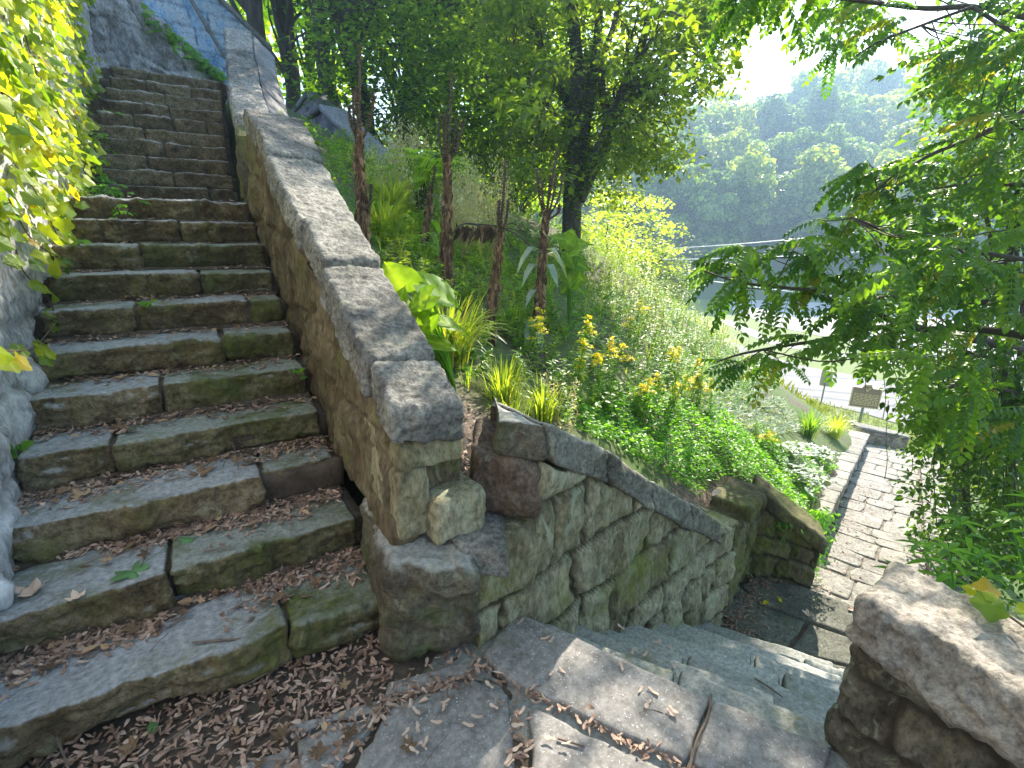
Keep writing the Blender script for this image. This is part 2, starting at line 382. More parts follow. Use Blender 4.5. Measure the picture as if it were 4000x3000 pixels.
M_sumac = leafmat('pinnate_leaf', (.04, .115, .016), (.11, .21, .022), (.26, .24, .03), tr=.55, trgain=2.2, rough=.35)
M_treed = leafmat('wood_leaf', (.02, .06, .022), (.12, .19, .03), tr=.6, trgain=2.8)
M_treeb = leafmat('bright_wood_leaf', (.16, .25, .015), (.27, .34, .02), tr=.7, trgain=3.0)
M_oak = leafmat('big_tree_leaf', (.05, .10, .022), (.16, .22, .03), tr=.55, trgain=2.4)
M_yel = leafmat('sunlit_yellow_leaf', (.30, .42, .04), (.50, .58, .11), tr=.5, trgain=1.5)
M_far = leafmat('far_leaf', (.05, .11, .045), (.24, .29, .06), tr=.45, trgain=2.2, objvar=.9)
M_big = leafmat('burdock_leaf', (.10, .22, .012), (.30, .44, .04), tr=.52, trgain=1.9, rough=.55, spec=.3)
M_cover = leafmat('ground_cover_leaf', (.07, .22, .022), (.18, .38, .05), tr=.5, trgain=1.9)
M_weed = leafmat('weed_leaf', (.06, .17, .02), (.20, .34, .035), (.40, .36, .07), tr=.5, trgain=2.0)
M_grass = leafmat('grass_blade', (.14, .22, .025), (.25, .33, .05), (.42, .34, .12), tr=.5, trgain=1.9)
M_silver = leafmat('silver_leaf', (.28, .37, .30), (.44, .52, .46), tr=.3, trgain=1.3)
M_feath = leafmat('feathery_leaf', (.36, .38, .22), (.58, .55, .42), tr=.4, trgain=1.3)
M_flower = leafmat('goldenrod_flower', (.66, .58, .02), (.82, .74, .05), tr=.45, trgain=1.3)
M_lawn = leafmat('lawn_grass', (.13, .18, .025), (.2, .24, .04), tr=.35, trgain=1.5)
M_lawnbase = plain('lawn_turf', [(.10, .15, .02), (.16, .20, .035)], 3, .9, .4)
M_signbrown = plain('marker_plate', [(.26, .15, .07), (.32, .19, .09)], 6, .5, .05)
M_signgold = plain('marker_gold', [(.75, .52, .22), (.85, .6, .28)], 6, .5, .05)
M_signtan = plain('sign_back', [(.42, .36, .27), (.48, .42, .32)], 5, .55, .05)
M_metal = plain('post_metal', [(.24, .23, .21), (.32, .31, .28)], 5, .5, .1, metal=.3)
M_wire = plain('cable', [(.55, .55, .55), (.6, .6, .6)], 5, .5, 0)
M_greenleaf = leafmat('fallen_green_leaf', (.08, .20, .07), (.12, .26, .09), tr=.2, trgain=1.2)

# ------------------------------------------------------------------ masonry wall panel
def panel(name, P0, P1, zb, zt, thick, mat, parent, res=.03, course=.25, slen=.42, joint=.012, relief=.02, rough=.012, back=1, seed=0, warp=.05, roundtop=0.0, zoff=0.0):
    """wall with its face on the line P0->P1 (face looks to the right-hand side of travel if back=1 puts the body on the left)"""
    P0 = np.array(P0[:2], float); P1 = np.array(P1[:2], float); L = np.linalg.norm(P1-P0); e = (P1-P0)/L
    n = np.array([e[1], -e[0]])*back
    rg = np.random.default_rng(seed)
    nu = max(3, int(L/res)+1); u = np.linspace(0, 1, nu)
    fb = np.interp(u, [a for a, _ in zb], [b for _, b in zb]); ft = np.interp(u, [a for a, _ in zt], [b for _, b in zt])
    nv = max(3, int((ft-fb).max()/res)+1); ntp = max(3, int(thick/max(res, .04))+1)
    v = np.linspace(0, 1, nv)
    X = np.concatenate([np.zeros(nv), np.linspace(0, -thick, ntp+1)[1:], np.full(4, -thick)])
    Vv = np.concatenate([v, np.ones(ntp), np.array([.75, .5, .25, 0])])
    U, XX = np.meshgrid(u, X, indexing='ij'); _, VV = np.meshgrid(u, Vv, indexing='ij')
    Z = fb[:, None]+VV*(ft-fb)[:, None]
    pos = np.stack([P0[0]+e[0]*L*U+n[0]*XX, P0[1]+e[1]*L*U+n[1]*XX, Z], -1).reshape(-1, 3)
    uu = (U*L).ravel(); zz = Z.ravel()
    q = np.stack([uu, XX.ravel(), zz], -1)+seed*5.3
    uw = uu+warp*fbm(q*2.2, 2)+.012*fbm(q*14, 2); zw = zz-zoff+warp*.8*fbm(q*1.7+31, 2)+.012*fbm(q*13+9, 2)
    z0, z1 = zw.min()-.1, zw.max()+.1
    ed = [z0]
    while ed[-1] < z1: ed.append(ed[-1]+course*rg.uniform(.6, 1.4))
    ed = np.array(ed); ci = np.clip(np.searchsorted(ed, zw)-1, 0, len(ed)-2)
    dz = np.minimum(zw-ed[ci], ed[ci+1]-zw); du = np.full(len(uw), 9.); sid = np.zeros(len(uw))
    for c in range(len(ed)-1):
        k = ci == c
        if not k.any(): continue
        je = [uw.min()-slen*rg.uniform(.1, 1)]
        while je[-1] < uw.max()+.1: je.append(je[-1]+slen*rg.uniform(.45, 1.6))
        je = np.array(je); i = np.clip(np.searchsorted(je, uw[k])-1, 0, len(je)-2)
        du[k] = np.minimum(uw[k]-je[i], je[i+1]-uw[k]); val = rg.random(len(je)); sid[k] = val[i]
    d = np.minimum(dz, du)
    jm = 1-sstep(joint*.5, joint*1.6, d)
    h = relief*(sstep(0, joint*4, d)-1)+(sid-.5)*relief*.9+rough*(fbm(q*6, 4)+.5*ridge(q*np.array([14, 14, 8]), 3)-.3)
    face = (np.arange(pos.shape[0]) % len(X)) < nv
    istop = ((np.arange(pos.shape[0]) % len(X)) >= nv-1) & ((np.arange(pos.shape[0]) % len(X)) < nv+ntp)
    pos[:, 0] += np.where(face, h, 0)*n[0]; pos[:, 1] += np.where(face, h, 0)*n[1]
    pos[:, 2] += np.where(istop, rough*1.2*fbm(q*7, 3)-roundtop*np.abs(XX.ravel()/thick*2+1)**3, 0)
    F = [grid_faces(nu, len(X), 0, back > 0)]
    Vall = [pos]; va = [sid]; ja = [np.where(face, jm, 0)]; off = len(pos); M = len(X)
    nc = max(3, int(thick/max(res, .03)))
    for end in (0, nu-1):                                  # end caps
        col = pos[end*M:(end+1)*M]; f = col[:nv]; bz = np.linspace(0, 1, nv)
        bk = np.stack([np.full(nv, col[-1, 0]), np.full(nv, col[-1, 1]), fb[end]+bz*(col[nv+ntp-1, 2]-fb[end])], -1)
        t = np.linspace(0, 1, nc+1)[:, None, None]
        g = f[None]*(1-t)+bk[None]*t
        top = np.array([np.interp(t.ravel(), np.linspace(0, 1, ntp+1), col[nv-1:nv+ntp, 2])]).T
        g[:, -1, 2] = top[:, 0]
        gg = g.reshape(-1, 3).copy(); w_ = (np.sin(np.pi*t)*np.ones((1, nv, 1))).reshape(-1)*np.tile(np.sin(np.pi*np.clip(bz, 0.0, 1))*.9+.1, nc+1)
        gg[:, :2] += (e*(-1 if end == 0 else 1))[None]*(w_*rough*1.6*fbm(gg*5+seed, 4))[:, None]
        Vall.append(gg); F.append(grid_faces(nc+1, nv, off, (end == 0) ^ (back > 0))); off += len(gg)
        va.append(np.full(len(gg), sid[end*M])); ja.append(np.zeros(len(gg)))
    return mk(name, np.concatenate(Vall), F, mat, parent, True, {'var': np.concatenate(va), 'joint': np.concatenate(ja)})

# ------------------------------------------------------------------ terrain
CP = [(1.75, 0, .42), (1.75, 1.2, 1.05), (1.75, 2.5, 1.75), (1.9, 4, 2.2), (1.95, 7, 3.2), (2.4, 10, 4.0), (1.75, -.2, .38), (2.2, .3, .45),
      (2.5, .15, .25), (3.2, .3, -.12), (4, .5, -.5), (4.9, .7, -.75), (5.4, .35, -1.0), (6.2, .75, -1.2), (5.6, 1.4, -.45), (4.2, 1.4, .15), (3, 1.2, .55),
      (7.2, 1.2, -1.35), (10, 2.2, -2.05), (13.8, 3.6, -2.95), (16.5, 4.2, -3.9), (20, 6, -5.2),
      (2.7, 2.35, 1.15), (2.7, 1.6, .82), (3.7, 2.2, .72), (2.4, 3.2, 1.6), (5.5, 3, .3), (6.5, 5, .7), (8, 3.5, -.6), (8.7, 8.1, 1.45), (7, 7.2, 1.5), (10.5, 7, .1), (11, 4.5, -1.3), (13, 9, -.6), (12, 13, .8),
      (3, 5, 2.0), (4, 8, 2.6), (4.5, 13, 3.2), (8, 14, 2.4), (5, 25, 3.2), (12, 25, 2), (0, 14, 5), (-3, 5, 4.8), (-4, 0, 4.8), (-3, 12, 5), (-6, -8, 4.5), (0, 30, 5), (18, 15, -1.6), (16, 10, -2.2), (18, 26, 0),
      (7.6, -.5, -2.2), (10, .2, -2.7), (14, 1.4, -3.5), (5.8, -.8, -1.9), (10, -4, -3), (4, -1.4, -1.6), (3.1, -2, -.7), (3.2, -5, -.5), (7, -7, -1.5), (18, -8, -5), (2.8, -8, -.2), (0, -12, 0), (-20, -10, 5), (-30, 30, 6), (24, 6, -6.4), (24, -15, -6.2), (22, 12, -5.5), (0, -40, 0), (-60, 0, 6), (30, -40, -6)]
CP = np.array(CP, float)
_A = np.linalg.norm(CP[:, None, :2]-CP[None, :, :2], axis=-1)
_n = len(CP); _K = np.zeros((_n+3, _n+3)); _K[:_n, :_n] = -_A-np.eye(_n)*.0; _K[:_n, _n] = 1; _K[:_n, _n+1:] = CP[:, :2]*.01; _K[_n:, :_n] = _K[:_n, _n:].T
_C = np.linalg.solve(_K, np.concatenate([CP[:, 2], [0, 0, 0]]))
PA, PB = np.array([5.4, .12, -1.65]), np.array([13.8, 3.0, -3.2])
PDIR = (PB-PA)[:2]/np.linalg.norm((PB-PA)[:2]); PNR = np.array([PDIR[1], -PDIR[0]])
LITP = np.array([(2.5, -1.35, .6), (2.55, -1.7, .6), (2.6, -2.1, .6), (1.75, -.95, 0), (1.62, -1.0, 0), (1.5, -.38, .46), (2.7, 2.3, 1.7), (3.5, 2.0, 1.3), (2.2, 1.5, 1.3), (3.0, 3.2, 2.0), (2.4, 2.8, 1.9), (3.2, 1.5, .9), (2.05, .9, 1.25)]+[(0, y_, z_) for y_ in (.6, 1.6, 2.6, 3.8) for z_ in (1.7, 2.6, 3.4)]+[(1.45, y_, 1.2+.45*y_) for y_ in (.5, 1.2, 1.9)]+[tuple(PA+(PB-PA)*t_+np.array([*PNR*.6, 0])) for t_ in (.2, .35, .5, .65, .8)])
def blocks_sun(c, r_):
    v = c-LITP; al = v@s_sun; return bool(((np.linalg.norm(v-al[:, None]*s_sun, axis=1) < r_) & (al > .5)).any())
def pathz(x, y):
    t = ((x-PA[0])*PDIR[0]+(y-PA[1])*PDIR[1])/np.linalg.norm((PB-PA)[:2]); return PA[2]+t*(PB[2]-PA[2])
def terr(x, y):
    x = np.asarray(x, float); y = np.asarray(y, float); sh = x.shape; x = x.ravel(); y = y.ravel()
    z = np.zeros(len(x))
    for i in range(0, len(x), 20000):
        d = np.hypot(x[i:i+20000, None]-CP[None, :, 0], y[i:i+20000, None]-CP[None, :, 1])
        z[i:i+20000] = -d@_C[:_n]+_C[_n]+(x[i:i+20000]*_C[_n+1]+y[i:i+20000]*_C[_n+2])*.01
    z = np.clip(z, -7, 7)
    wf = sstep(15, 24, x-.15*(y-5)); z = z*(1-wf)-6.55*wf
    u = x*math.sin(YAW+.15)+y*math.cos(YAW+.15)
    z = z+sstep(62, 130, u)*21
    return z.reshape(sh)
def ground(x, y):
    z = terr(x, y); x = np.asarray(x, float); y = np.asarray(y, float)
    z = np.where((x > -.25) & (x < 1.62) & (y < 8) & (y > -.4), np.minimum(z, .5*y-.75), z)          # under the upper stairs
    z = np.where((x > -.25) & (x < 2.55) & (y <= -.2), np.minimum(z, -.25), z)                        # under the landing
    z = np.where((x > -.25) & (x < 2.6) & (y >= 8) & (y < 14), np.minimum(z, 3.2), z)
    lw = -.31+(x-1.75)*.175
    z = np.where((x > 1.5) & (x < 5.25) & (y < lw+.16) & (y > lw-1.7) & (x < 4.9+(.4-y)*.9), np.minimum(z, -.45-(x-1.75)*.6), z)   # under the lower flight
    a = (x-PA[0])*PDIR[0]+(y-PA[1])*PDIR[1]; c = (x-PA[0])*PNR[0]+(y-PA[1])*PNR[1]
    z = np.where((a > -.8) & (a < 10.4) & (c > -.12) & (c < 1.15), np.minimum(z, pathz(x, y)-.16), z)
    return z
g = np.linspace(-1, 1, 361); gs = np.sinh(g*5.6)/np.sinh(5.6)*900
GX, GY = np.meshgrid(gs+4.5, gs+2.0, indexing='ij')
GZ = ground(GX, GY)
gv = np.stack([GX, GY, GZ], -1).reshape(-1, 3)
mg, t, b = nodes('earth_and_grass'); co = N(t, 'ShaderNodeTexCoord').outputs['Object']
c = ramp(t, noise(t, co, 6, 9, .7), [(.3, (.055, .042, .03)), (.5, (.11, .085, .062)), (.7, (.17, .135, .10))])
c = mix(t, ramp(t, noise(t, co, .9, 6, .6), [(.36, 0.), (.52, 1.)]), c, mix(t, noise(t, co, 12, 5), (.04, .085, .012), (.11, .17, .03)))
for cx_, cy_, r0_, r1_ in ((2.0, .25, .35, .75), (4.15, .42, .25, .6)):
    dd = N(t, 'ShaderNodeVectorMath', operation='DISTANCE'); mp0 = N(t, 'ShaderNodeMapping'); mp0.inputs['Scale'].default_value = (1, 1, 0); t.links.new(co, mp0.inputs[0]); t.links.new(mp0.outputs[0], dd.inputs[0]); dd.inputs[1].default_value = (cx_, cy_, 0)
    dq = mth(t, 'ADD', dd.outputs['Value'], mth(t, 'MULTIPLY', mth(t, 'SUBTRACT', noise(t, co, 5, 6), .5), .5))
    c = mix(t, ramp(t, dq, [(r0_, 1.), (r1_, 0.)]), c, ramp(t, noise(t, co, 30, 8, .75), [(.3, (.07, .05, .038)), (.5, (.17, .13, .10)), (.7, (.34, .27, .22))]))
t.links.new(c, b.inputs['Base Color']); b.inputs['Roughness'].default_value = .95
bp = N(t, 'ShaderNodeBump'); bp.inputs['Strength'].default_value = .9; bp.inputs['Distance'].default_value = .03
t.links.new(noise(t, co, 25, 8, .75), bp.inputs['Height']); t.links.new(bp.outputs[0], b.inputs['Normal'])
tag(mk('ground', gv, grid_faces(361, 361), mg, None, True), kind='structure')

# ------------------------------------------------------------------ upper staircase
RIS, TRD = .165, .33
st = thing('stone_staircase', (.65, 0, 0), 'worn mossy sandstone staircase climbing between the pale ivy wall and the sloping parapet', 'staircase')
JN = {1: [622], 2: [363], 3: [569], 4: [240], 5: [347], 6: [481], 7: [292, 539], 8: [430], 9: [300], 10: [385], 11: [],
      12: [452], 13: [373], 14: [315], 15: [353], 16: [310], 17: [287, 373, 445], 18: [311, 364], 19: [355], 20: [315, 411], 21: [318]}
NOSE = {}
for i in range(1, 22):
    z = i*RIS
    if i <= 11: y, xl, xr = (i-1)*TRD, -.02+.003*i, 1.275
    else:
        k = i-12; y = 4.85+k*.235; xl = [.13, .11, .13, .12, .14, .17, .20, .26, .30, .32][k]-.06; xr = [1.29, 1.32, 1.32, 1.33, 1.35, 1.38, 1.39, 1.42, 1.45, 1.5][k]
    NOSE[i] = (y, z, xl, xr)
    ed = [xl]+[float(xs(p, y, z)) for p in JN[i]]+[xr]
    dep = .46 if i < 11 else (1.75 if i == 11 else .40)
    if i == 21: dep = 2.5
    for k in range(len(ed)-1):
        g0 = .006+.006*random.random(); a, bb = ed[k]+g0, ed[k+1]-g0
        yo = random.uniform(-.012, .012); zo = random.uniform(-.006, .006); rot = random.uniform(-.012, .012)
        if i == 3 and k == 1: yo = .07; zo = -.005
        if i == 1: yo -= .02
        if i == 4 and k == 0: yo += .02
        gp = .012
        cc = boxc(a, bb, y+yo, y+dep, z-RIS+gp, z+zo)
        if i == 6 and k == 0: cc[0, 2] += .02; cc[4, 1] -= .05; cc[0, 1] -= .05
        if i in (1, 2, 5) and k == 0: cc[4:6, 2] += .004
        cc[:, 1] += (cc[:, 0]-(a+bb)/2)*rot
        if i in (1, 2): cc[[1, 3, 5, 7], 2] -= .012*(k == 1)
        cc[[0, 1], 1] += random.uniform(.005, .03)
        mat = M_stepup if i >= 12 else (M_stepmoss if (a+bb)/2 > .78 and i <= 9 else M_step)
        rr = .017 if i < 12 else .013
        block('step_block', cc, mat, st, res=.0125 if i < 6 else (.016 if i < 12 else .02), r=rr, amp=.008, front=.034 if i < 12 else .026, seed=i*7+k, fr=10)
# thin course of mortar and rubble filling below and between the blocks
rb = Bag()
for i in range(1, 22):
    if i == 12: rb.build('rubble_core', M_soil, st, True); rb = Bag()
    y, z, xl, xr = NOSE[i]; P, F = hexblock(boxc(xl-.1, xr+.04, y+.045, y+.4, z-RIS-.02, z-.02), res=.04, r=.01, amp=.01, front=.012, seed=i); rb.add(P, None, F, .3)
rb.build('rubble_core', M_soil, st, True)

# ------------------------------------------------------------------ left retaining wall
lwall = thing('retaining_wall', (-.25, 3, 0), 'tall pale grey stone retaining wall along the left of the steps, half hidden under ivy', 'wall')
panel('wall_body', (-.005, -7), (-.005, 9.2), [(0, -.4), (.43, -.4), (.62, 1.0), (1, 3.0)], [(0, 5.2), (1, 5.3)], .5, M_left, lwall, res=.032, course=.42, slen=.75, joint=.012, relief=.022, rough=.03, back=1, seed=11, warp=.06)
for (px, py, sz, yy) in ((62, 800, .09, 1.55), (0, 1300, .07, .45)):
    p = np.array([.02, yy, max(0.02, (int(yy/TRD)+1)*RIS)+sz*.8]); P, F = hexblock(boxc(p[0]-.1, p[0]+.035, p[1]-sz, p[1]+sz, p[2]-sz*1.1, p[2]+sz), res=.02, r=.09, amp=.045, front=.03, seed=int(px))
    mk('bulging_stone', P, F, M_left, lwall, True, {'var': np.full(len(P), .6)})
rwall = thing('rough_wall', (1, 9.3, 3), 'rough unpointed grey wall closing the head of the stairs under trailing vines', 'wall')
panel('wall_body', (2.1, 9.95), (-.05, 9.05), [(0, 3.0), (1, 3.0)], [(0, 3.75), (.12, 3.95), (1, 5.6)], .4, M_rough, rwall, res=.035, course=.5, slen=.9, joint=.012, relief=.03, rough=.05, back=-1, seed=5, warp=.2)
# painted abutment wall behind
a0, a1 = PD(250, 0, 10.8), PD(586, 118, 13.2)
bw = thing('painted_wall', (a0+a1)/2*np.array([1, 1, 0])+np.array([0, 0, 3]), 'coursed masonry wall washed with pale blue paint rising behind the head of the stairs', 'wall')
zt1 = PD(583, 112, 13.15)[2]; tmid = PP(470, 0, a0, (a1[1]-a0[1], a0[0]-a1[0], 0)); um = np.linalg.norm((tmid-a0)[:2])/np.linalg.norm((a1-a0)[:2])
zl = zt1+(tmid[2]-zt1)/(1-um)
panel('wall_body', a0, a1, [(0, 2.8), (1, 2.8)], [(0, zl), (1, zt1)], .6, M_blue, bw, res=.045, course=.34, slen=.9, joint=.014, relief=.012, rough=.008, back=1, seed=21, warp=.01)
e_ = (a1-a0)[:2]/np.linalg.norm((a1-a0)[:2]); nb_ = np.array([e_[1], -e_[0]])
def sloped_bar(P0, z0, P1, z1, wid, hgt, nrm, out, mat, par, name, seed):
    P0 = np.asarray(P0)[:2]; P1 = np.asarray(P1)[:2]; nrm = np.asarray(nrm)
    c = []
    for dz in (0, hgt):
        for o in (out, out-wid):
            for P, z in ((P0, z0), (P1, z1)): c.append([*(P+nrm*o), z+dz])
    return block(name, c, mat, par, res=.05, r=.02, amp=.008, front=.01, seed=seed)
sloped_bar(a0, zl+.004, a1, zt1+.004, .8, .12, nb_, .09, M_greyc, bw, 'coping', 3)
g0, g1 = PP(405, -5, a0, (nb_[0], nb_[1], 0)), PP(484, 128, a0, (nb_[0], nb_[1], 0))
sloped_bar(g0, g0[2], g1, g1[2], .30, .12, nb_, .08, M_greyc, bw, 'slanting_ledge', 4)

# ------------------------------------------------------------------ sloping parapet between stairs and bank
pw = thing('stair_parapet', (1.45, 1.5, .5), 'massive sloping stone parapet with pale rough coping beside the upper steps', 'wall')
panel('lower_wall', (1.30, 3.35), (1.30, -.12), [(0, 1.2), (.62, .45), (1, .48)], [(0, 2.52), (.16, 2.36), (.42, 1.88), (.6, 1.58), (.75, 1.36), (.93, 1.08), (1, .90)], .30, M_mid, pw, res=.02, course=.42, slen=.5, joint=.010, relief=.03, rough=.022, back=1, seed=31, warp=.12)
ZL = [(-.24, 1.055), (.0, 1.18), (.63, 1.48), (1.01, 1.67), (1.93, 2.06), (2.29, 2.27), (2.85, 2.46)]
XR = [1.555, 1.555, 1.565, 1.575, 1.65, 1.67, 1.70]
YR = [-.24, 0, .66, 1.10, 2.08, 2.5, 2.94]
for k in range(6):
    (y0, z0), (y1, z1) = ZL[k], ZL[k+1]
    gp = .013; th = .15 if k else .13
    f = lambda ya, yb, za, zb_, t: (ya+(yb-ya)*t, za+(zb_-za)*t)
    ya, za = f(y0, y1, z0, z1, gp/(y1-y0)); yb, zb_ = f(y0, y1, z0, z1, 1-gp/(y1-y0))
    ra, rb2 = YR[k]+gp, YR[k+1]-gp
    dzk = (0, .004, .024, .010, .028, .014)[k]; za += dzk; zb_ += dzk
    xl = 1.285-(.02, .02, .008, .024, .012, .02)[k]+(.02 if k == 0 else 0)
    cc = np.array([[xl, ya, za-th], [XR[k]+.0, ra, za-th-.02], [xl, yb, zb_-th], [XR[k+1], rb2, zb_-th-.02], [xl+.015, ya, za], [XR[k], ra, za-.012], [xl+.015, yb, zb_], [XR[k+1], rb2, zb_-.012]])
    block('coping_stone', cc, M_cope, pw, res=.012, r=.014, amp=.014, front=.02 if k == 0 else .004, seed=60+k, fr=10, chop=.55)
# broken end of the wall: stones of the pier under the first coping
for k, (cc, mt_) in enumerate([
    (boxc(1.305, 1.575, -.21, .2, .80, .915), M_low), (boxc(1.30, 1.44, -.19, .2, .50, .80), M_low), (boxc(1.44, 1.60, -.12, .2, .66, .80), M_mid), (boxc(1.43, 1.66, -.24, .2, .47, .655), M_low), (boxc(1.28, 1.40, -.16, .1, .44, .60), M_mid)]):
    P, F = hexblock(cc, res=.012, r=.03, amp=.014, front=.016, seed=90+k); mk('pier_stone', P, F, mt_, pw, True, {'var': np.full(len(P), .3+.1*k), 'joint': np.zeros(len(P))})
bl = tag(block('boulder', [[1.20, -.20, .0], [1.58, -.36, .0], [1.28, .3, .0], [1.70, .05, .0], [1.23, -.24, .46], [1.545, -.42, .44], [1.28, .3, .50], [1.60, .05, .47]], M_boul, None, res=.013, r=.06, amp=.03, front=.03, seed=77, fr=6),
         'big rounded dark boulder with a flat pale top carrying the end of the parapet', 'boulder')
tag(block('loose_slab', [[1.50, -.30, .36], [1.66, -.42, .36], [1.56, .12, .36], [1.86, -.05, .36], [1.50, -.28, .485], [1.66, -.40, .47], [1.56, .12, .50], [1.86, -.05, .49]], M_cope, None, res=.014, r=.02, amp=.016, front=.015, seed=78),
    'cracked flat stone slab lying in the gap between boulder and low wall', 'stone slab')
# upper length of the parapet
pu = thing('upper_parapet', (1.5, 6, 2.5), 'upper length of grey parapet with big rough coping blocks near the head of the stairs', 'wall')
q0, q1 = np.array([1.31, 4.35]), np.array([1.55, 7.45]); nq = (q1[1]-q0[1], q0[0]-q1[0], 0)
UL = [((506, 250), (580, 240)), ((499, 212), (567, 210)), ((494, 173), (560, 179)), ((488, 103), (546, 112)), ((485, 60), (541, 66))]
UC = []
for k, (l, r_) in enumerate(UL):
    yy = [4.5, 5.1, 5.75, 6.9, 7.6][k]
    a = PP(*l, (0, yy, 0), (0, 1, 0)); bR = PZ(*r_, a[2]-.02)
    bR = PP(*r_, (0, yy+.05, 0), (0, 1, 0)); UC.append((a, bR))
print('upper coping', [(np.round(a, 2), np.round(b_, 2)) for a, b_ in UC])
panel('wall_body', (UC[-1][0][0]+.02, 7.7), (1.33, 4.3), [(0, 3.0), (1, 1.5)], [(0, UC[-1][0][2]-.12), (1, UC[0][0][2]-.2)], .30, M_mid, pu, res=.03, course=.4, slen=.6, joint=.012, relief=.03, rough=.02, back=1, seed=41, warp=.1)
for k in range(4):
    (a, b0), (c_, d_) = UC[k], UC[k+1]
    th = np.array([0, 0, .22]); gp = .012
    A_, B_ = a+(c_-a)*gp, b0+(d_-b0)*gp; C_, D_ = a+(c_-a)*(1-gp), b0+(d_-b0)*(1-gp)
    block('coping_stone', [A_-th, B_-th, C_-th, D_-th, A_, B_, C_, D_], M_cope, pu, res=.022, r=.02, amp=.02, front=.004, seed=70+k, chop=.6)
ro = np.array([.02, 0, 0])
sd = []
for (a, b0) in UC: sd.append(b0+ro)
for k in range(4):
    A_, B_ = sd[k], sd[k+1]; o_ = np.array([.28, .05, -.28]); dn = np.array([0, 0, -.9])
    block('side_wall', [A_+dn, A_+o_+dn, B_+dn, B_+o_+dn, A_-[0, 0, .03], A_+o_, B_-[0, 0, .03], B_+o_], M_greyc, pu, res=.04, r=.02, amp=.015, front=.01, seed=80+k)
# second parapet further along the slope
def vwall(nm, pix, dep, thick, hgt, label):
    pts = [PD(x, y, d) for (x, y), d in zip(pix, dep)]
    T = thing(nm, (pts[0]+pts[-1])/2-np.array([0, 0, hgt]), label, 'wall')
    for k in range(len(pts)-1):
        A_, B_ = pts[k], pts[k+1]; e2 = (B_-A_)[:2]/np.linalg.norm((B_-A_)[:2]); n2 = np.array([e2[1], -e2[0]])
        panel('wall_body', A_, B_, [(0, A_[2]-hgt), (1, B_[2]-hgt)], [(0, A_[2]-.12), (1, B_[2]-.12)], thick, M_grey, T, res=.045, course=.3, slen=.6, joint=.014, relief=.012, rough=.015, back=1, seed=51+k)
        sloped_bar(A_, A_[2]-.118, B_, B_[2]-.118, thick+.14, .13, n2, .07, M_greyc, T, 'coping', 7+k)
    return T
vwall('far_parapet', [(646, 262), (694, 226), (806, 336)], [10.6, 10.2, 9.4], .45, 1.4, 'weathered violet grey parapet with a peaked coping standing beyond the main parapet')
vwall('gable_parapet', [(626, 246), (664, 196), (700, 246)], [11.6, 11.5, 11.3], .45, 1.3, 'small pointed stone parapet end showing just behind the violet grey parapet')

# ------------------------------------------------------------------ landing
def slab(bag, poly, z0, z1, seed, rough=.003, res=.03, rim=.014):
    """flagstone: filled polygon grid with eased rim"""
    poly = np.asarray(poly, float)[:, :2]; 
    ln = []
    for i in range(len(poly)):
        a, b2 = poly[i], poly[(i+1) % len(poly)]; k = max(2, int(np.linalg.norm(b2-a)/res))
        ln += [a+(b2-a)*t for t in np.linspace(0, 1, k, endpoint=False)]
    ln = np.array(ln); c0 = ln.mean(0); o = np.c_[ln, np.zeros(len(ln))]
    dd = ln-c0; ln = ln+dd/np.linalg.norm(dd, axis=1, keepdims=True)*(fbm(o*9+seed*3.3, 3)*.009)[:, None]
    rings = [(1.0, z0), (1.0, z1-rim), (1-.35*rim/.3, z1-rim*.35), (1-rim/.28, z1)]+[(q_, z1) for q_ in (.85, .7, .55, .4, .25, .1)]
    V = []; n = len(ln)
    for q_, z in rings:
        p = c0+(ln-c0)*q_; zz = np.full(n, z); 
        if z > z0: zz = zz+rough*fbm(np.c_[p, zz]*8+seed, 3)
        V.append(np.c_[p, zz])
    V.append(np.array([[c0[0], c0[1], z1]])); V = np.concatenate(V)
    i = np.arange(n); j = (i+1) % n; Q = []
    area = np.sum(ln[:, 0]*np.roll(ln[:, 1], -1)-ln[:, 1]*np.roll(ln[:, 0], -1)) > 0
    for k in range(len(rings)-1):
        q = np.stack([k*n+i, k*n+j, (k+1)*n+j, (k+1)*n+i], -1); Q.append(q if area else q[:, ::-1])
    k = len(rings)-1; T = np.stack([k*n+i, k*n+j, np.full(n, len(V)-1)], -1)
    bag.add(V, T if area else T[:, ::-1], np.concatenate(Q), (seed*.37) % 1)
P0_ = lambda x, y: PZ(x, y, 0)[:2]
fl = Bag()
def insl(pts, gap=.008):
    pts = np.array(pts, float); c_ = pts.mean(0); d = pts-c_; l = np.linalg.norm(d, axis=1, keepdims=True); return c_+d*(1-gap/l)
z8 = lambda L_: [P0_(719+.35*x, 1078+.35*y) for x, y in L_]
slabs = [z8([(905, 955), (1085, 735), (1165, 715), (1660, 925), (2180, 1170), (2330, 1240), (2190, 1640), (1750, 1468), (1450, 1318), (1230, 1198), (1085, 1135)]),
         z8([(2345, 1245), (2700, 1395), (3080, 1540), (3060, 1640), (2900, 1950), (2640, 1850), (2205, 1650)]),
         z8([(345, 1250), (640, 1140), (890, 1095), (1095, 1190), (1108, 1320), (1128, 1760), (60, 1760), (150, 1560), (230, 1490), (300, 1330)]),
         z8([(1190, 1292), (1240, 1278), (1400, 1350), (1560, 1450), (1800, 1560), (2330, 1790), (2280, 1950), (1215, 1900)]),
         z8([(-30, 1390), (275, 1335), (210, 1450), (110, 1535), (20, 1700), (-190, 1790), (-240, 1500)]),
         z8([(-260, 1510), (-210, 1810), (-420, 2000), (-560, 1900), (-620, 1640)]),
         z8([(300, 1235), (330, 1130), (900, 980), (1060, 1130), (890, 1080), (640, 1125)]),
         z8([(-290, 1400), (-40, 1330), (290, 1240), (285, 1315), (-30, 1370), (-270, 1480)])]
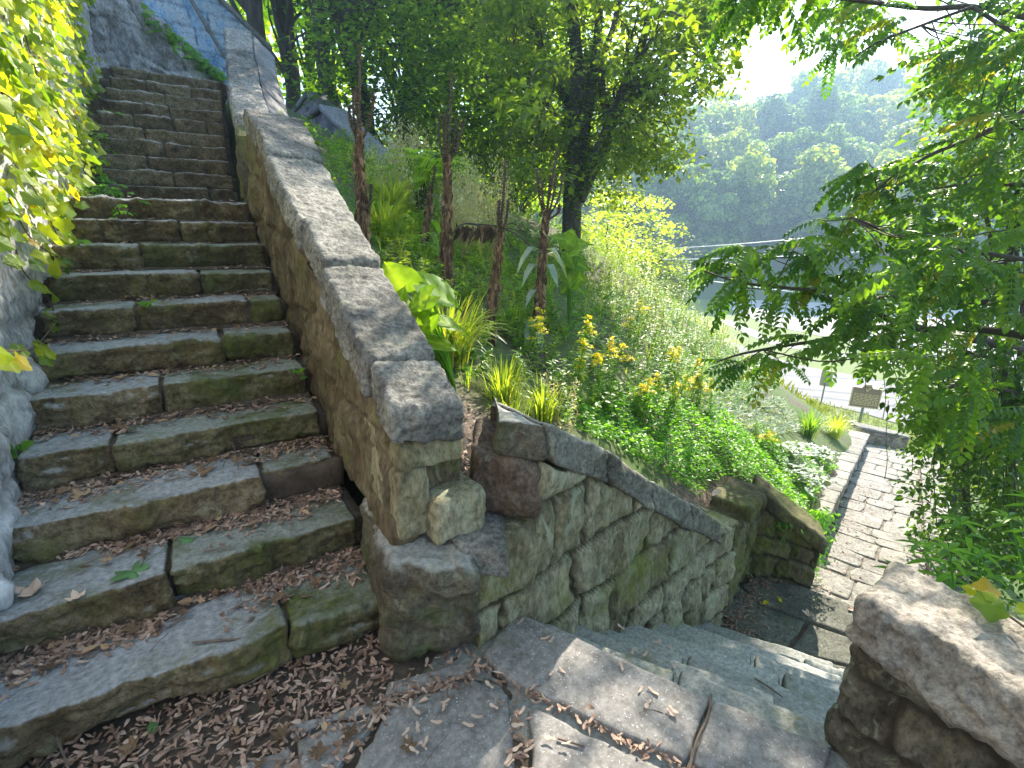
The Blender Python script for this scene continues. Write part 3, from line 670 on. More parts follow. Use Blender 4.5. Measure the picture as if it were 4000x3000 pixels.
for k, sp in enumerate(slabs): slab(fl, insl(sp), -.07, random.uniform(-.004, .004)+(.012 if k < 2 else 0), k+1)
for k, sp in enumerate(([(0, -.80), (.6, -.73), (.64, -1.2), (0, -1.22)], [(.63, -.71), (.92, -.65), (1.38, -.92), (1.39, -1.2), (.66, -1.22)], [(1.41, -1.0), (1.83, -1.29), (1.95, -1.28), (2.0, -1.72), (1.41, -1.72)], [(0, -1.25), (.7, -1.24), (.7, -1.72), (0, -1.72)], [(.73, -1.25), (1.38, -1.23), (1.38, -1.72), (.73, -1.72)], [(1.98, -1.28), (2.36, -1.56), (2.38, -1.72), (2.03, -1.72)])): slab(fl, insl(sp), -.07, random.uniform(-.004, .004), 20+k)
rg2 = np.random.default_rng(5)
for gy in np.arange(-1.75, -6.5, -.55):
    xx = -.05; off = rg2.uniform(0, .3)
    while xx < 2.4:
        wd = rg2.uniform(.45, .8); x1 = min(xx+wd, 2.42)
        if x1-xx > .12: slab(fl, [(xx+.01, gy+.01), (x1-.01, gy+rg2.uniform(0, .03)), (x1-.01, gy+.53), (xx+.01, gy+.53)], -.07, rg2.uniform(-.004, .004), int(rg2.integers(9, 90)))
        xx = x1
tag(fl.build('pavement', M_flag, None, True), kind='structure')
X, Y = np.meshgrid(np.linspace(-.2, 2.5, 90), np.linspace(-6.5, .1, 200), indexing='ij')
edge = np.array([1.77, -.27]); ed_d = np.array([.53, -.85]); ed_d /= np.linalg.norm(ed_d); ed_n = np.array([.85, .53])
V = np.stack([X, Y, -.026+.006*fbm(np.stack([X, Y, X*0], -1).reshape(-1, 3)*14, 3).reshape(X.shape)], -1).reshape(-1, 3)
dn_ = (V[:, :2]-edge)@ed_n; V[:, :2] -= np.maximum(0, dn_+.05)[:, None]*ed_n
tag(mk('pavement_bedding', V, grid_faces(90, 200), M_soil, None, True), kind='structure')

# ------------------------------------------------------------------ lower flight
sl = thing('stone_staircase', (2.6, -.6, -.8), 'pale worn stone steps descending from the landing beside the lichen spotted low wall', 'staircase')
LOWT = []
LE = [PZ(x, 2435/S_, -k*RIS)[:2] for k, x in enumerate(np.array([1999, 2150, 2256, 2365, 2490, 2590, 2663, 2720, 2777])/S_)]
for k in range(1, 9):
    z = -k*RIS; E0 = np.array(LE[k])-ed_d*.25
    LOWT.append((E0, z))
    jt = [.6, .95, .45, .8, .55, 1.0, .7, .85][k-1]+.25
    for (a, bb) in ((0, jt), (jt, 1.75)):
        z1 = z+random.uniform(-.012, .012); rt_ = random.uniform(-.03, .03); fo = random.uniform(-.02, .025)
        c = []
        for zz in (z-RIS+.005, z1):
            for dep in (fo, -.42):
                for t_ in (a+.008, bb-.008):
                    p = E0+ed_d*t_+ed_n*(dep+rt_*(t_-(a+bb)/2)); c.append([p[0], p[1], zz])
        c = np.array(c)
        c = c[[1, 0, 3, 2, 5, 4, 7, 6]]; c[[0, 1], :2] -= ed_n*.06
        block('step_block', c, M_lstep, sl, res=.014, r=.024, amp=.005, front=.008, seed=200+k*2+(a > 0), fr=7)
c = []
for zz in (-.22, -.02):
    for dep in (-.03, -.5):
        for t_ in (-.2, 1.5):
            p = edge+ed_d*t_+ed_n*dep; c.append([p[0], p[1], zz])
block('riser_block', np.array(c)[[1, 0, 3, 2, 5, 4, 7, 6]], M_lstep, sl, res=.03, r=.02, amp=.008, front=.012, seed=230)
# lower landing and path
lf = Bag(); zl_ = -1.485
L1 = lambda x, y: PZ(x, y, zl_)[:2]
for k, pl in enumerate([[(1636, 1238), (1700, 1252), (1860, 1312), (1960, 1350), (1955, 1400), (1850, 1375), (1640, 1300), (1600, 1262)],
                        [(1560, 1325), (1598, 1266), (1638, 1304), (1740, 1342), (1700, 1400), (1600, 1365)],
                        [(1746, 1345), (1850, 1380), (1960, 1408), (1990, 1480), (1850, 1440), (1706, 1402)],
                        [(1560, 1332), (1600, 1370), (1700, 1406), (1850, 1446), (1990, 1490), (1985, 1540), (1800, 1500), (1500, 1370)]]):
    slab(lf, insl([L1(*p) for p in pl], .006), zl_-.1, zl_+random.uniform(-.004, .006), 40+k)
tag(lf.build('lower_landing', stone('damp_flagstone', ((.09, .09, .07), (.14, .14, .11), (.2, .2, .17)), moss=.35, mosscol=(.06, .085, .02), lichen=.1, bump=.3), None, True), kind='structure')
X, Y = np.meshgrid(np.linspace(3.6, 6.0, 60), np.linspace(-1.6, .6, 60), indexing='ij')
tag(mk('lower_landing_bedding', np.stack([X, Y, np.minimum(-1.515, np.where(X > 5.0, -1.53, -1.515))+X*0-(X-3.6)*.0-sstep(5.2, 5.4, X-.4*(Y-.1))*.25], -1).reshape(-1, 3), grid_faces(60, 60), M_soil, None, True), kind='structure')
pf = Bag(); LEN = np.linalg.norm((PB-PA)[:2]); Wd = 1.0
a_ = -.35; k = 0
while a_ < LEN:
    dl = rng.uniform(.28, .6)*(1 if a_ < 3 else 1.25); cs = [0, rng.uniform(.3, .7)*Wd, Wd] if rng.random() < .75 else [0, Wd*.3, Wd*.65, Wd]
    for i in range(len(cs)-1):
        q = [PA[:2]+PDIR*a2+PNR*(c2-.02) for a2, c2 in ((a_+rng.uniform(-.03, .04), cs[i]+rng.uniform(0, .03)), (a_+dl*.5, cs[i]+rng.uniform(-.02, .02)), (a_+dl-rng.uniform(0, .05), cs[i]+rng.uniform(0, .06)), (a_+dl+rng.uniform(-.03, .03), (cs[i]+cs[i+1])/2), (a_+dl-rng.uniform(0, .05), cs[i+1]-rng.uniform(-.02, .03)), (a_+dl*.5, cs[i+1]-rng.uniform(-.02, .02)), (a_+rng.uniform(0, .05), cs[i+1]-rng.uniform(0, .04)))]
        n0 = pf.n; slab(pf, q, -.08, rng.uniform(-.004, .006), 100+k, res=.06); k += 1
        pf.V[-1][:, 2] += pathz(pf.V[-1][:, 0], pf.V[-1][:, 1])
    a_ += dl
tag(pf.build('path', M_path, None, True), kind='structure')
Q_ = []
for a2 in np.linspace(-.5, LEN+.1, 40):
    for c2 in np.linspace(-.1, Wd+.1, 10):
        p = PA[:2]+PDIR*a2+PNR*c2; Q_.append([p[0], p[1], pathz(*p)-.022])
tag(mk('path_bedding', Q_, grid_faces(40, 10), plain('path_mortar', [(.10, .09, .07), (.17, .15, .12), (.24, .215, .18)], 12, .95, .6), None, True), kind='structure')

# ------------------------------------------------------------------ low wall of the lower flight and its mossy corner
lo = thing('low_wall', (2.9, 0, -.8), 'lichen spotted stone wall stepping down beside the lower flight of steps', 'wall')
W0, W1 = np.array([1.57, -.345]), np.array([4.12, .115])
tops = [(0, .47), (.115, .455), (.13, .74), (.33, .44), (.62, -.02), (.86, -.44), (1, -.50)]
panel('wall_body', W0, W1, [(0, -.35), (.15, -.35), (1, -1.75)], tops, .34, M_low, lo, res=.018, course=.25, slen=.42, joint=.012, relief=.036, rough=.018, back=1, seed=61, warp=.06)
el = (W1-W0)/np.linalg.norm(W1-W0); nl_ = np.array([el[1], -el[0]]); LW = np.linalg.norm(W1-W0)
cu = [.02, .14, .30, .47, .66, .86]; cz = [.985, .90, .66, .34, .0, -.34]
for k in range(5):
    A_ = W0+el*LW*(cu[k]+.004); B_ = W0+el*LW*(cu[k+1]-.004); th = .17; ins = .03
    c = []
    for dz in (-th, 0):
        for o_ in (ins, -.36):
            for P_, z in ((A_, cz[k]), (B_, cz[k+1])): q = P_+nl_*(o_-(.03 if dz == 0 and o_ > 0 else 0)); c.append([q[0], q[1], z+dz])
    if k == 0:
        c = np.array(c)
        for q_ in (0, 2, 4, 6): c[q_, 2] -= .03
        c[0, :2] = (1.71, -.20); c[4, :2] = (1.73, -.20); c[2, :2] = (1.90, .12); c[6, :2] = (1.90, .12); c[4, 2] = .935; c[6, 2] = .92
    block('coping_stone', c, M_boul if k == 0 else M_copel, lo, res=.014, r=.025, amp=.018, front=.02, seed=110+k)
P, F = hexblock([[1.63, -.15, .49], [1.90, -.30, .47], [1.80, .12, .49], [2.05, .02, .47], [1.64, -.13, .82], [1.89, -.285, .72], [1.80, .12, .84], [2.02, .02, .74]], res=.013, r=.035, amp=.03, front=.02, seed=131, fr=6)
mk('broken_end_stone', P, F, stone('brown_broken_stone', ((.075, .05, .032), (.125, .085, .058), (.20, .15, .11)), moss=.12, lichen=.15, bump=.8), lo, True)
cw = thing('corner_wall', (4.8, .3, -1.2), 'dark mossy wall at the turn where the steps reach the lower landing', 'wall')
panel('wall_body', (4.10, .112), (4.86, .40), [(0, -1.75), (1, -1.75)], [(0, -.56), (.5, -.60), (1, -.66)], .30, M_lowmoss, cw, res=.02, course=.25, slen=.4, joint=.01, relief=.03, rough=.025, back=1, seed=71, warp=.1)
panel('wall_body', (4.84, .42), (5.22, -.03), [(0, -1.75), (1, -1.8)], [(0, -.68), (1, -1.06)], .30, M_lowmoss, cw, res=.02, course=.25, slen=.4, joint=.01, relief=.03, rough=.025, back=1, seed=72, warp=.1)
for k, (A_, za, B_, zb_) in enumerate(((np.array([4.32, .195]), -.465, np.array([4.86, .405]), -.525), (np.array([4.84, .45]), -.53, np.array([5.22, -.05]), -.93))):
    e2 = (B_-A_)/np.linalg.norm(B_-A_); n2 = np.array([e2[1], -e2[0]]); c = []
    for dz in (-.15, 0):
        for o_ in (.045, -.30):
            for P_, z in ((A_, za), (B_, zb_)): q = P_+n2*o_; c.append([q[0], q[1], z+dz])
    block('coping_stone', c, M_lowmoss, cw, res=.02, r=.03, amp=.02, front=.015, seed=140+k)
# path walls
for side, lab in ((0, 'low sunlit stone wall with flat coping along the left of the paved path'), (1, 'low pale stone kerb wall along the right of the paved path')):
    T = thing('path_wall', (*(PA[:2]+PDIR*4+PNR*(0 if side == 0 else Wd)), -2.4), lab, 'wall')
    if side == 0: A_, B_, bk, th, hh = PA[:2]+PDIR*1.2-PNR*.02, PB[:2]-PDIR*.1-PNR*.02, 1, .34, (.42, .34)
    else: A_, B_, bk, th, hh = PA[:2]+PDIR*.4+PNR*(Wd), PB[:2]+PNR*(Wd), -1, .3, (.10, .16)
    za, zb_ = pathz(*A_), pathz(*B_)
    panel('wall_body', A_, B_, [(0, za-.3), (1, zb_-.3)], [(0, za+hh[0]-.07), (1, zb_+hh[1]-.07)], th, M_pathwall, T, res=.03, course=.16, slen=.3, joint=.012, relief=.02, rough=.012, back=bk, seed=81+side)
    k = 0; u_ = 0; LL = np.linalg.norm(B_-A_); e2 = (B_-A_)/LL; n2 = np.array([e2[1], -e2[0]])*bk
    while u_ < LL-.2:
        l_ = min(rng.uniform(.5, .9), LL-u_); c = []
        for dz in (-.068, 0):
            for o_ in (.025, -th-.02):
                for q_ in (u_+.006, u_+l_-.006): p = A_+e2*q_+n2*o_; c.append([p[0], p[1], pathz(*(A_+e2*q_))+hh[0]+(hh[1]-hh[0])*q_/LL+dz])
        c = np.array(c)
        block('coping_stone', c if bk > 0 else c[[1, 0, 3, 2, 5, 4, 7, 6]], M_path, T, res=.03, r=.015, amp=.008, front=.008, seed=300+k+side*40); k += 1; u_ += l_
T = thing('end_wall', (*(PB[:2]+PNR*.4), -3.2), 'short pale stone wall closing the far end of the paved path', 'wall')
A_, B_ = PB[:2]+PDIR*.35-PNR*.3, PB[:2]+PDIR*.9+PNR*.75
panel('wall_body', A_, B_, [(0, -3.7), (1, -3.9)], [(0, -2.93), (1, -3.1)], .3, M_pathwall, T, res=.04, course=.16, slen=.3, back=1, seed=91)
sloped_bar(A_, -2.928, B_, -3.098, .36, .07, np.array([(B_-A_)[1], -(B_-A_)[0]])/np.linalg.norm(B_-A_), .03, M_path, T, 'coping', 5)

# ------------------------------------------------------------------ right parapet of the landing
rp = thing('landing_parapet', (2.56, -2.5, 0), 'rough stone parapet with a broad sunlit coping at the right edge of the landing', 'wall')
panel('wall_body', (2.43, -1.31), (2.40, -6.0), [(0, -.25), (1, -.2)], [(0, .46), (1, .44)], .26, M_rp, rp, res=.014, course=.15, slen=.36, joint=.014, relief=.05, rough=.05, back=1, seed=101, warp=.06)
CB = [(-1.24, -2.35), (-2.362, -3.4), (-3.41, -4.6), (-4.61, -6.0)]
for k, (y0, y1) in enumerate(CB):
    c = boxc(2.385, 2.70, y1, y0, .455, .60)
    if k == 0: c[[2, 6], 1] -= .07; c[[3, 7], 1] += -.02; c[[4, 6], 0] += .015; c[[0, 2], 2] -= .01
    c = c[[2, 0, 3, 1, 6, 4, 7, 5]]            # rock face towards the stairs
    block('coping_stone', c, M_rpc, rp, res=.012 if k == 0 else .03, r=.025, amp=.018, front=.05, seed=150+k, fr=7, chop=.35)

# ------------------------------------------------------------------ ground lookups
def gz(x, y): return float(ground(np.array([x]), np.array([y]))[0])
def PT(px, py, t0=1.5, t1=60):
    """first hit of a pixel ray with the terrain"""
    d = ray(px, py)/FPX; ts = np.geomspace(t0, t1, 500); P = CAMO+d*ts[:, None]; hit = P[:, 2] < ground(P[:, 0], P[:, 1])
    return P[np.argmax(hit)] if hit.any() else P[-1]

# ------------------------------------------------------------------ road, pavement, lawn at the foot of the slope
def sheet(name, poly, z, mat, n=1):
    V = [(x, y, z) for x, y in poly]; me = bpy.data.meshes.new(name); me.from_pydata(V, [], [list(range(len(V)))]); me.update(); me.materials.append(mat)
    o = bpy.data.objects.new(name, me); COL.objects.link(o); return tag(o, kind='structure')
sheet('lawn', [(23.6, -30), (60, -30), (62, 42), (38, 38), (27, 22), (23.6, 9.5)], -6.53, M_lawnbase)
sheet('road', [(26.6, -30), (26.6, 6.7), (26.7, 8.2), (26.2, 10.5), (26.8, 16), (33, 30), (44, 46), (50, 43), (38, 27), (33.2, 18), (32.6, 14.5), (34.4, 7.6), (36, 0), (37, -30)], -6.50, M_road)
sheet('sidewalk', [(38.0, -30), (38.2, 9), (38.0, 13.3), (36.5, 19), (42, 28), (43, 27), (38, 19), (39.3, 13.3), (39.5, 9), (39.6, -30)], -6.505, M_conc)
sheet('parking_lot', [(43.5, -30), (43.5, 10), (43, 16), (44, 24), (50, 33), (75, 44), (80, -30)], -6.50, M_conc)
gr = thing('guardrail', (41.8, 10, -6.5), 'grey tubular guardrail between the far sidewalk and the bright lot', 'guardrail')
for zz in (.35, .72): mk('rail', *tube([(42.2, 15.5, -6.5+zz), (41.9, 10, -6.5+zz), (42.2, 2, -6.5+zz)], .11, 8), M_metal, gr, True)
for yy in (14.5, 11.5, 8.5, 5.5, 2.5): mk('post', *tube([(42.06, yy, -6.55), (42.06, yy, -5.65)], .09, 8), M_metal, gr, True)
pp = PZ(2086, 800, -6.5)
tag(block('bollard', boxc(pp[0]-.22, pp[0]+.22, pp[1]-.22, pp[1]+.22, -6.52, -5.4), M_conc, None, res=.08, r=.05, amp=.005, front=0), 'short square concrete post beside the far lot at the right', 'post')

# ------------------------------------------------------------------ signs
def facing(p):
    d = CAMO[:2]-np.array(p[:2]); d /= np.linalg.norm(d); return d
mp_ = PZ(1853, 926, -6.53); mt = thing('historical_marker', mp_, 'brown and gold historical marker with a crest, on a post by the road', 'sign')
f2 = facing(mp_); f2 = np.array([f2[0]*math.cos(.25)-f2[1]*math.sin(.25), f2[0]*math.sin(.25)+f2[1]*math.cos(.25)]); ux = np.array([-f2[1], f2[0], 0])
def plate(nm, pts2, o3, th, mat, par, dep=0):
    F3 = np.array([f2[0], f2[1], 0]); n = len(pts2)
    fr_ = [o3+ux*a+np.array([0, 0, b_])+F3*(dep+th/2) for a, b_ in pts2]; bk = [o3+ux*a+np.array([0, 0, b_])+F3*(dep-th/2) for a, b_ in pts2]
    me = bpy.data.meshes.new(nm); me.from_pydata([tuple(v) for v in fr_+bk], [], [list(range(n)), list(range(2*n-1, n-1, -1))]+[[i, n+i, n+(i+1) % n, (i+1) % n] for i in range(n)]); me.update(); me.materials.append(mat)
    o = bpy.data.objects.new(nm, me); COL.objects.link(o); o.parent = par; o.matrix_parent_inverse = Matrix.Translation(-par.location); return o
mk('post', *tube([mp_-[0, 0, .2], mp_+[0, 0, .55], mp_+[0, 0, 1.0]], .055, 8), M_metal, mt, True)
o3 = mp_+np.array([0, 0, 1.0])
plate('plate', [(-.53, 0), (.53, 0), (.53, .86), (.2, .86), (.14, .93), (.12, 1.02), (-.12, 1.02), (-.14, .93), (-.2, .86), (-.53, .86)], o3, .05, M_signbrown, mt)
plate('border', [(-.54, -.02), (.54, -.02), (.54, .02), (-.54, .02)], o3, .07, M_signgold, mt)
for sx in (-1, 1): plate('border', [(sx*.52-.018, .022), (sx*.52+.018, .022), (sx*.52+.018, .87), (sx*.52-.018, .87)], o3, .07, M_signgold, mt)
plate('crest', [(-.10, .95), (.10, .95), (.09, .99), (-.09, .99)], o3, .02, M_signgold, mt, .035)
plate('crest', [(-.13, .88), (-.09, .88), (0, .76), (.09, .88), (.13, .88), (0, .69)], o3, .02, M_signgold, mt, .035)
for r_ in range(8):
    zz = .10+r_*.066; xx = -.44
    while xx < .40:
        l_ = random.uniform(.05, .15); l_ = min(l_, .45-xx); plate('lettering', [(xx, zz), (xx+l_, zz), (xx+l_, zz+.034), (xx, zz+.034)], o3, .012, M_signgold, mt, .03); xx += l_+.03
sp_ = PZ(1770, 886, -6.53); f2 = facing(sp_); ux = np.array([-f2[1], f2[0], 0])
sg = thing('road_sign', sp_, 'plain tan back of a small rectangular road sign on a thin post', 'sign')
mk('post', *tube([sp_-[0, 0, .2], sp_+[0, 0, 1.0], sp_+[0.02, 0, 1.95]], .035, 8), M_metal, sg, True)
plate('plate', [(-.20, 0), (.20, 0), (.23, .04), (.23, .70), (.20, .74), (-.20, .74), (-.23, .70), (-.23, .04)], sp_+np.array([0, 0, 1.2]), .012, M_signtan, sg, -.045)

# ------------------------------------------------------------------ power lines
for k, (p, q, lb) in enumerate([((1180, 545), (1800, 508), 'uppermost pale overhead cable crossing in front of the far wooded hill'), ((1180, 556), (1800, 548), 'middle pale overhead cable crossing behind the yellow tree'), ((1180, 545), (1800, 640), 'lowest overhead cable slanting down towards the right')]):
    a, b_ = PD(*p, 36), PD(*q, 33); pts = [a+(b_-a)*t-np.array([0, 0, .5*4*t*(1-t)*.5]) for t in np.linspace(-.4, 1.4, 30)]
    tag(mk('power_line', *tube(pts, .028, 5), M_wire, None, True), lb, 'cable')

# ------------------------------------------------------------------ trees
def limb(bag, a, b_, r0, r1, sag=0, wob=.08, n=7, k=7):
    a = np.asarray(a, float); b_ = np.asarray(b_, float); L = np.linalg.norm(b_-a); t = np.linspace(0, 1, k)
    P = a+(b_-a)*t[:, None]; P += (rng.normal(0, wob*L, (k, 3))*np.sin(np.pi*t)[:, None]*.5); P[:, 2] -= sag*L*np.sin(np.pi*t)*.5-0
    P = smoothline(P, 3); V, Q = tube(P, np.interp(np.linspace(0, 1, len(P)), [0, 1], [r0, r1]), n); bag.add(V, None, Q, .5); return P
def clusterleaves(bag, c, n, rad, size, tm, flat=.45, droop=.25):
    p = rng.normal(0, 1, (n, 3)); p /= np.maximum(1, np.linalg.norm(p, axis=1, keepdims=True)/1.7); p *= rad*np.array([1, 1, .62])
    d = rdir(n, -.6, .35)+p/np.max(rad)*.5; d[:, 2] -= droop
    u = rdir(n, .1, 1)*flat+np.array([0, 0, 1])*(1-flat)
    scatter(bag, tm, c+p, d, size*rng.uniform(.6, 1.3, n), None, u)
def make_tree(name, label, base, H, cr, cc=None, ncl=45, nl=200, size=.17, tm=None, mat=None, tr=.16, seed=0, group=None, lean=(0, 0), rad=.75, low=.3, cat='tree', nfork=3):
    global rng; keep = rng; rng = np.random.default_rng(seed)
    base = np.array(base, float); T = thing(name, base, label, cat, group); tb = Bag(); lb = Bag()
    top = base+np.array([lean[0], lean[1], H*.8])
    tk = limb(tb, base-[0, 0, .4], top, tr, tr*.25, 0, .05, 9, 9)
    cc = base+np.array([lean[0]*.7, lean[1]*.7, H*(low+1)/2]) if cc is None else np.array(cc, float)
    rz = H*(1-low)/2
    for k in range(ncl):
        d = rdir(1)[0]; q = rng.uniform(.45, 1.0)**.6; c = cc+d*q*np.array([cr, cr, rz])
        if k % 2 == 0:
            i = int(np.clip((c[2]-base[2])/H*1.0*len(tk)-4, 3, len(tk)-2)); limb(tb, tk[i], c, tr*.3, .012, -.1, .1, 5, 5)
        clusterleaves(lb, c, int(nl*rng.uniform(.5, 1.4)), rad*rng.uniform(.6, 1.25), size, tm)
    mk_ = tb.build('trunk', M_bark, T, True); cr_ = lb.build('crown', mat, T); rng = keep; return T
def dup(root, loc, rz=0, sc=1, label=None, group=None):
    r_ = root.copy(); COL.objects.link(r_); r_.location = Vector([float(a) for a in loc]); r_.rotation_euler = (0, 0, rz); r_.scale = (sc, sc, sc)
    if label: r_['label'] = label
    if group: r_['group'] = group
    for ch in list(root.children):
        c = ch.copy(); COL.objects.link(c); c.parent = r_
    return r_
TINY = L_tiny(.36, .1); NARROW = L_tiny(.2, .06); LOB5 = L_lobed(5, .42); LOB3 = L_lobed(5, .25); SIMPLE = L_simple(.3)
# left woodland
wood = [  # px, depth, height, crown radius, trunk radius, bright?, label
    (600, 15, 14, 2.6, .20, 0, 'dark leafy tree rising directly behind the top of the upper parapet'),
    (652, 19, 16, 3.0, .22, 0, 'tall dark trunked tree just right of the upper parapet top'),
    (735, 14, 13, 2.5, .16, 0, 'slender tree with a dark straight trunk above the violet grey parapet'),
    (803, 13, 13, 2.4, .17, 0, 'leaning dark trunked tree behind the leftmost dead stalk'),
    (880, 20, 16, 3.2, .22, 0, 'dense green tree between the two tallest dead stalks'),
    (985, 15, 14, 2.7, .20, 0, 'bushy dark green tree behind the tallest dead stalk'),
    (1085, 18, 14, 3.0, .2, 0, 'dark bushy tree to the left of the big ivy clad tree'),
    (690, 26, 19, 4.2, .2, 1, 'bright sunlit tree glowing behind the dark trunks above the parapet'),
    (930, 28, 19, 4.4, .2, 1, 'bright yellow green tree glowing far behind the tallest dead stalk'),
    (1120, 26, 17, 4.0, .2, 1, 'sunlit tree glowing behind the left limbs of the big tree'),
    (520, 26, 20, 4.0, .2, 1, 'bright leafy tree peeping over the painted wall')]
for k, (px, dp, H, cr, trr, br, lab) in enumerate(wood):
    p = PD(px, 430, dp); b_ = (p[0], p[1], gz(p[0], p[1]))
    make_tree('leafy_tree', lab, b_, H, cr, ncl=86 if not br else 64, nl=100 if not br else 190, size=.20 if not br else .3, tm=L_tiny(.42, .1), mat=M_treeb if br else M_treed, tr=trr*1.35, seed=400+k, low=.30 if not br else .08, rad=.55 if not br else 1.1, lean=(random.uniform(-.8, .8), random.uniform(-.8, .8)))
# low understorey behind the bank
for k, (px, py, dp, lab) in enumerate([(870, 400, 13, 'dark understorey bush behind the leftmost dead stalk'), (1020, 400, 13, 'dark understorey bush behind the fallen branch'), (1120, 415, 12, 'dark bush left of the foot of the big tree'), (1400, 560, 22, 'leafy bush beyond the bank below the yellow tree'), (1520, 600, 30, 'pale green bush beyond the bank near the road'), (1310, 470, 20, 'sunlit bush between the big tree and the yellow tree')]):
    p = PD(px, py+60, dp); b_ = (p[0], p[1], gz(p[0], p[1]))
    make_tree('bush', lab, b_, 4.2 if k < 3 else 3.0, 1.7, ncl=34, nl=170, size=.15, tm=TINY, mat=(M_treed, M_treed, M_treed, M_oak, M_yel, M_yel)[k], tr=.06, seed=430+k, low=.0, rad=.6, cat='bush')

# big ivy clad tree
bt_p = PD(1238, 500, 9.6); bt_b = np.array([bt_p[0], bt_p[1], gz(bt_p[0], bt_p[1])])
bt = thing('big_tree', bt_b, 'large forked tree with ivy climbing its dark trunks, standing on the crest of the bank', 'tree')
tb = Bag(); lb = Bag(); ib = Bag(); rng = np.random.default_rng(77)
D_ = 9.6
def dpt(x, y, d=D_): return PD(x, y, d)
stems = [[(1236, 520), (1236, 420), (1243, 330), (1246, 240), (1246, 150), (1240, 60), (1225, -60), (1210, -200)],
         [(1244, 360), (1262, 280), (1275, 200), (1288, 110), (1296, 0), (1300, -160)],
         [(1248, 430), (1285, 350), (1318, 270), (1345, 200), (1375, 130), (1400, 40), (1420, -120)],
         [(1240, 250), (1215, 200), (1190, 150), (1160, 70), (1130, -20), (1090, -140)],
         [(1318, 270), (1300, 190), (1305, 120), (1330, 40), (1345, -60)],
         [(1345, 205), (1400, 170), (1470, 110), (1530, 40), (1580, -50)],
         [(1340, 215), (1410, 200), (1480, 190), (1540, 150)],
         [(1236, 290), (1200, 250), (1150, 180), (1110, 130)]]
rad_ = [(.19, .08), (.13, .06), (.15, .055), (.08, .03), (.09, .04), (.07, .02), (.05, .015), (.05, .015)]
tips = []
for k, (sx, (r0, r1)) in enumerate(zip(stems, rad_)):
    off = [0, .3, -.4, .5, -.2, -.7, .6, -.5][k]
    pts = np.array([dpt(x, y, D_+off*i/len(sx)) for i, (x, y) in enumerate(sx)])
    if k == 0: pts[0] = bt_b-[0, 0, .3]
    P = smoothline(pts, 5); rr = np.linspace(r0, r1, len(P)); V, Q = tube(P, rr, 10); tb.add(V, None, Q)
    for i in range(len(P)):
        if k < 3 or i < len(P)*.5:
            n = int(60*min(1, rr[i]/.12)); o = rdir(n, -.6, .6); scatter(ib, LOB3, P[i]+o*(rr[i]+.05)+rng.normal(0, .06, (n, 3)), o+np.array([0, 0, -.8]), rng.uniform(.045, .085, n), None, o)
    tips += [(q, rr[min(i, len(rr)-1)]) for i, q in enumerate(P) if i > len(P)*.4]
mask_big = [(1060, -400), (1060, 60), (1090, 200), (1130, 290), (1130, 420), (1200, 430), (1290, 380), (1275, 400), (1400, 380), (1480, 340), (1560, 270), (1600, 160), (1600, 40), (1560, -400)]
cnt = 0
while cnt < 165:
    x, y = rng.uniform(1040, 1610), rng.uniform(-380, 440)
    if not inpoly(x, y, mask_big): continue
    if 1330 < x < 1480 and 80 < y < 150 and rng.random() < .6: continue
    if 1480 < x and y > 200 and rng.random() < .45: continue
    tx = np.interp(y, [-400, 60, 200, 330, 430], [1240, 1270, 1275, 1260, 1240]); nearstem = abs(x-tx) < 75 and y > 20
    if nearstem and rng.random() < .45: continue
    if blocks_sun(dpt(x, y, D_), .55) and rng.random() < .8: continue
    c = dpt(x, y, D_+(rng.normal(0, 1.3) if not nearstem else rng.uniform(.5, 2))); cnt += 1
    j = int(np.argmin([np.linalg.norm(q-c)+.3*(q[2] > c[2]) for q, _ in tips])); limb(tb, tips[j][0], c, min(.022, tips[j][1]*.5), .006, -.15, .1, 4, 5)
    for s_ in range(3):
        cc = c+rng.normal(0, .26, 3); clusterleaves(lb, cc, 52, .20, .13, L_tiny(.3, .08), .6, .35)
tb.build('trunk', M_bark, bt, True); lb.build('crown', M_oak, bt); ib.build('ivy', M_treed, bt)
# yellow sunlit tree
yt_b = PD(1345, 600, 23); yb = (yt_b[0], yt_b[1], gz(yt_b[0], yt_b[1]))
YT = thing('small_tree', yb, 'small airy tree glowing yellow in full sun beyond the bank', 'tree'); tb = Bag(); lb = Bag(); rng = np.random.default_rng(12)
trk = limb(tb, np.array(yb)-[0, 0, .3], PD(1350, 420, 23), .09, .02, 0, .03)
def tier(bag, c, n):
    p = rng.normal(0, 1, (n, 3))*np.array([.36, .36, .09]); scatter(bag, L_tiny(.45, .1), c+p, rdir(n, -.5, .3), .15*rng.uniform(.7, 1.2, n), None, rdir(n, .2, 1))
for x, y, n in [(1300, 440, 3), (1330, 425, 3), (1355, 440, 4), (1390, 430, 3), (1420, 445, 3), (1310, 470, 4), (1365, 475, 4), (1405, 470, 3), (1440, 485, 3), (1455, 500, 2), (1300, 510, 4), (1340, 510, 3), (1385, 505, 2), (1320, 545, 4), (1360, 545, 3), (1400, 545, 4), (1430, 540, 3), (1460, 545, 2), (1300, 580, 4), (1350, 585, 4), (1400, 585, 3), (1440, 580, 2), (1420, 515, 2), (1290, 545, 3)]:
    for s_ in range(n):
        c = PD(x+rng.normal(0, 10), y+rng.normal(0, 7), 23+rng.normal(0, .9)); limb(tb, trk[min(len(trk)-1, max(4, int((620-y)/200*len(trk))-2))], c, .02, .006, -.1, .1, 4, 4); tier(lb, c, 44)
tb.build('trunk', M_bark, YT, True); lb.build('crown', M_yel, YT)

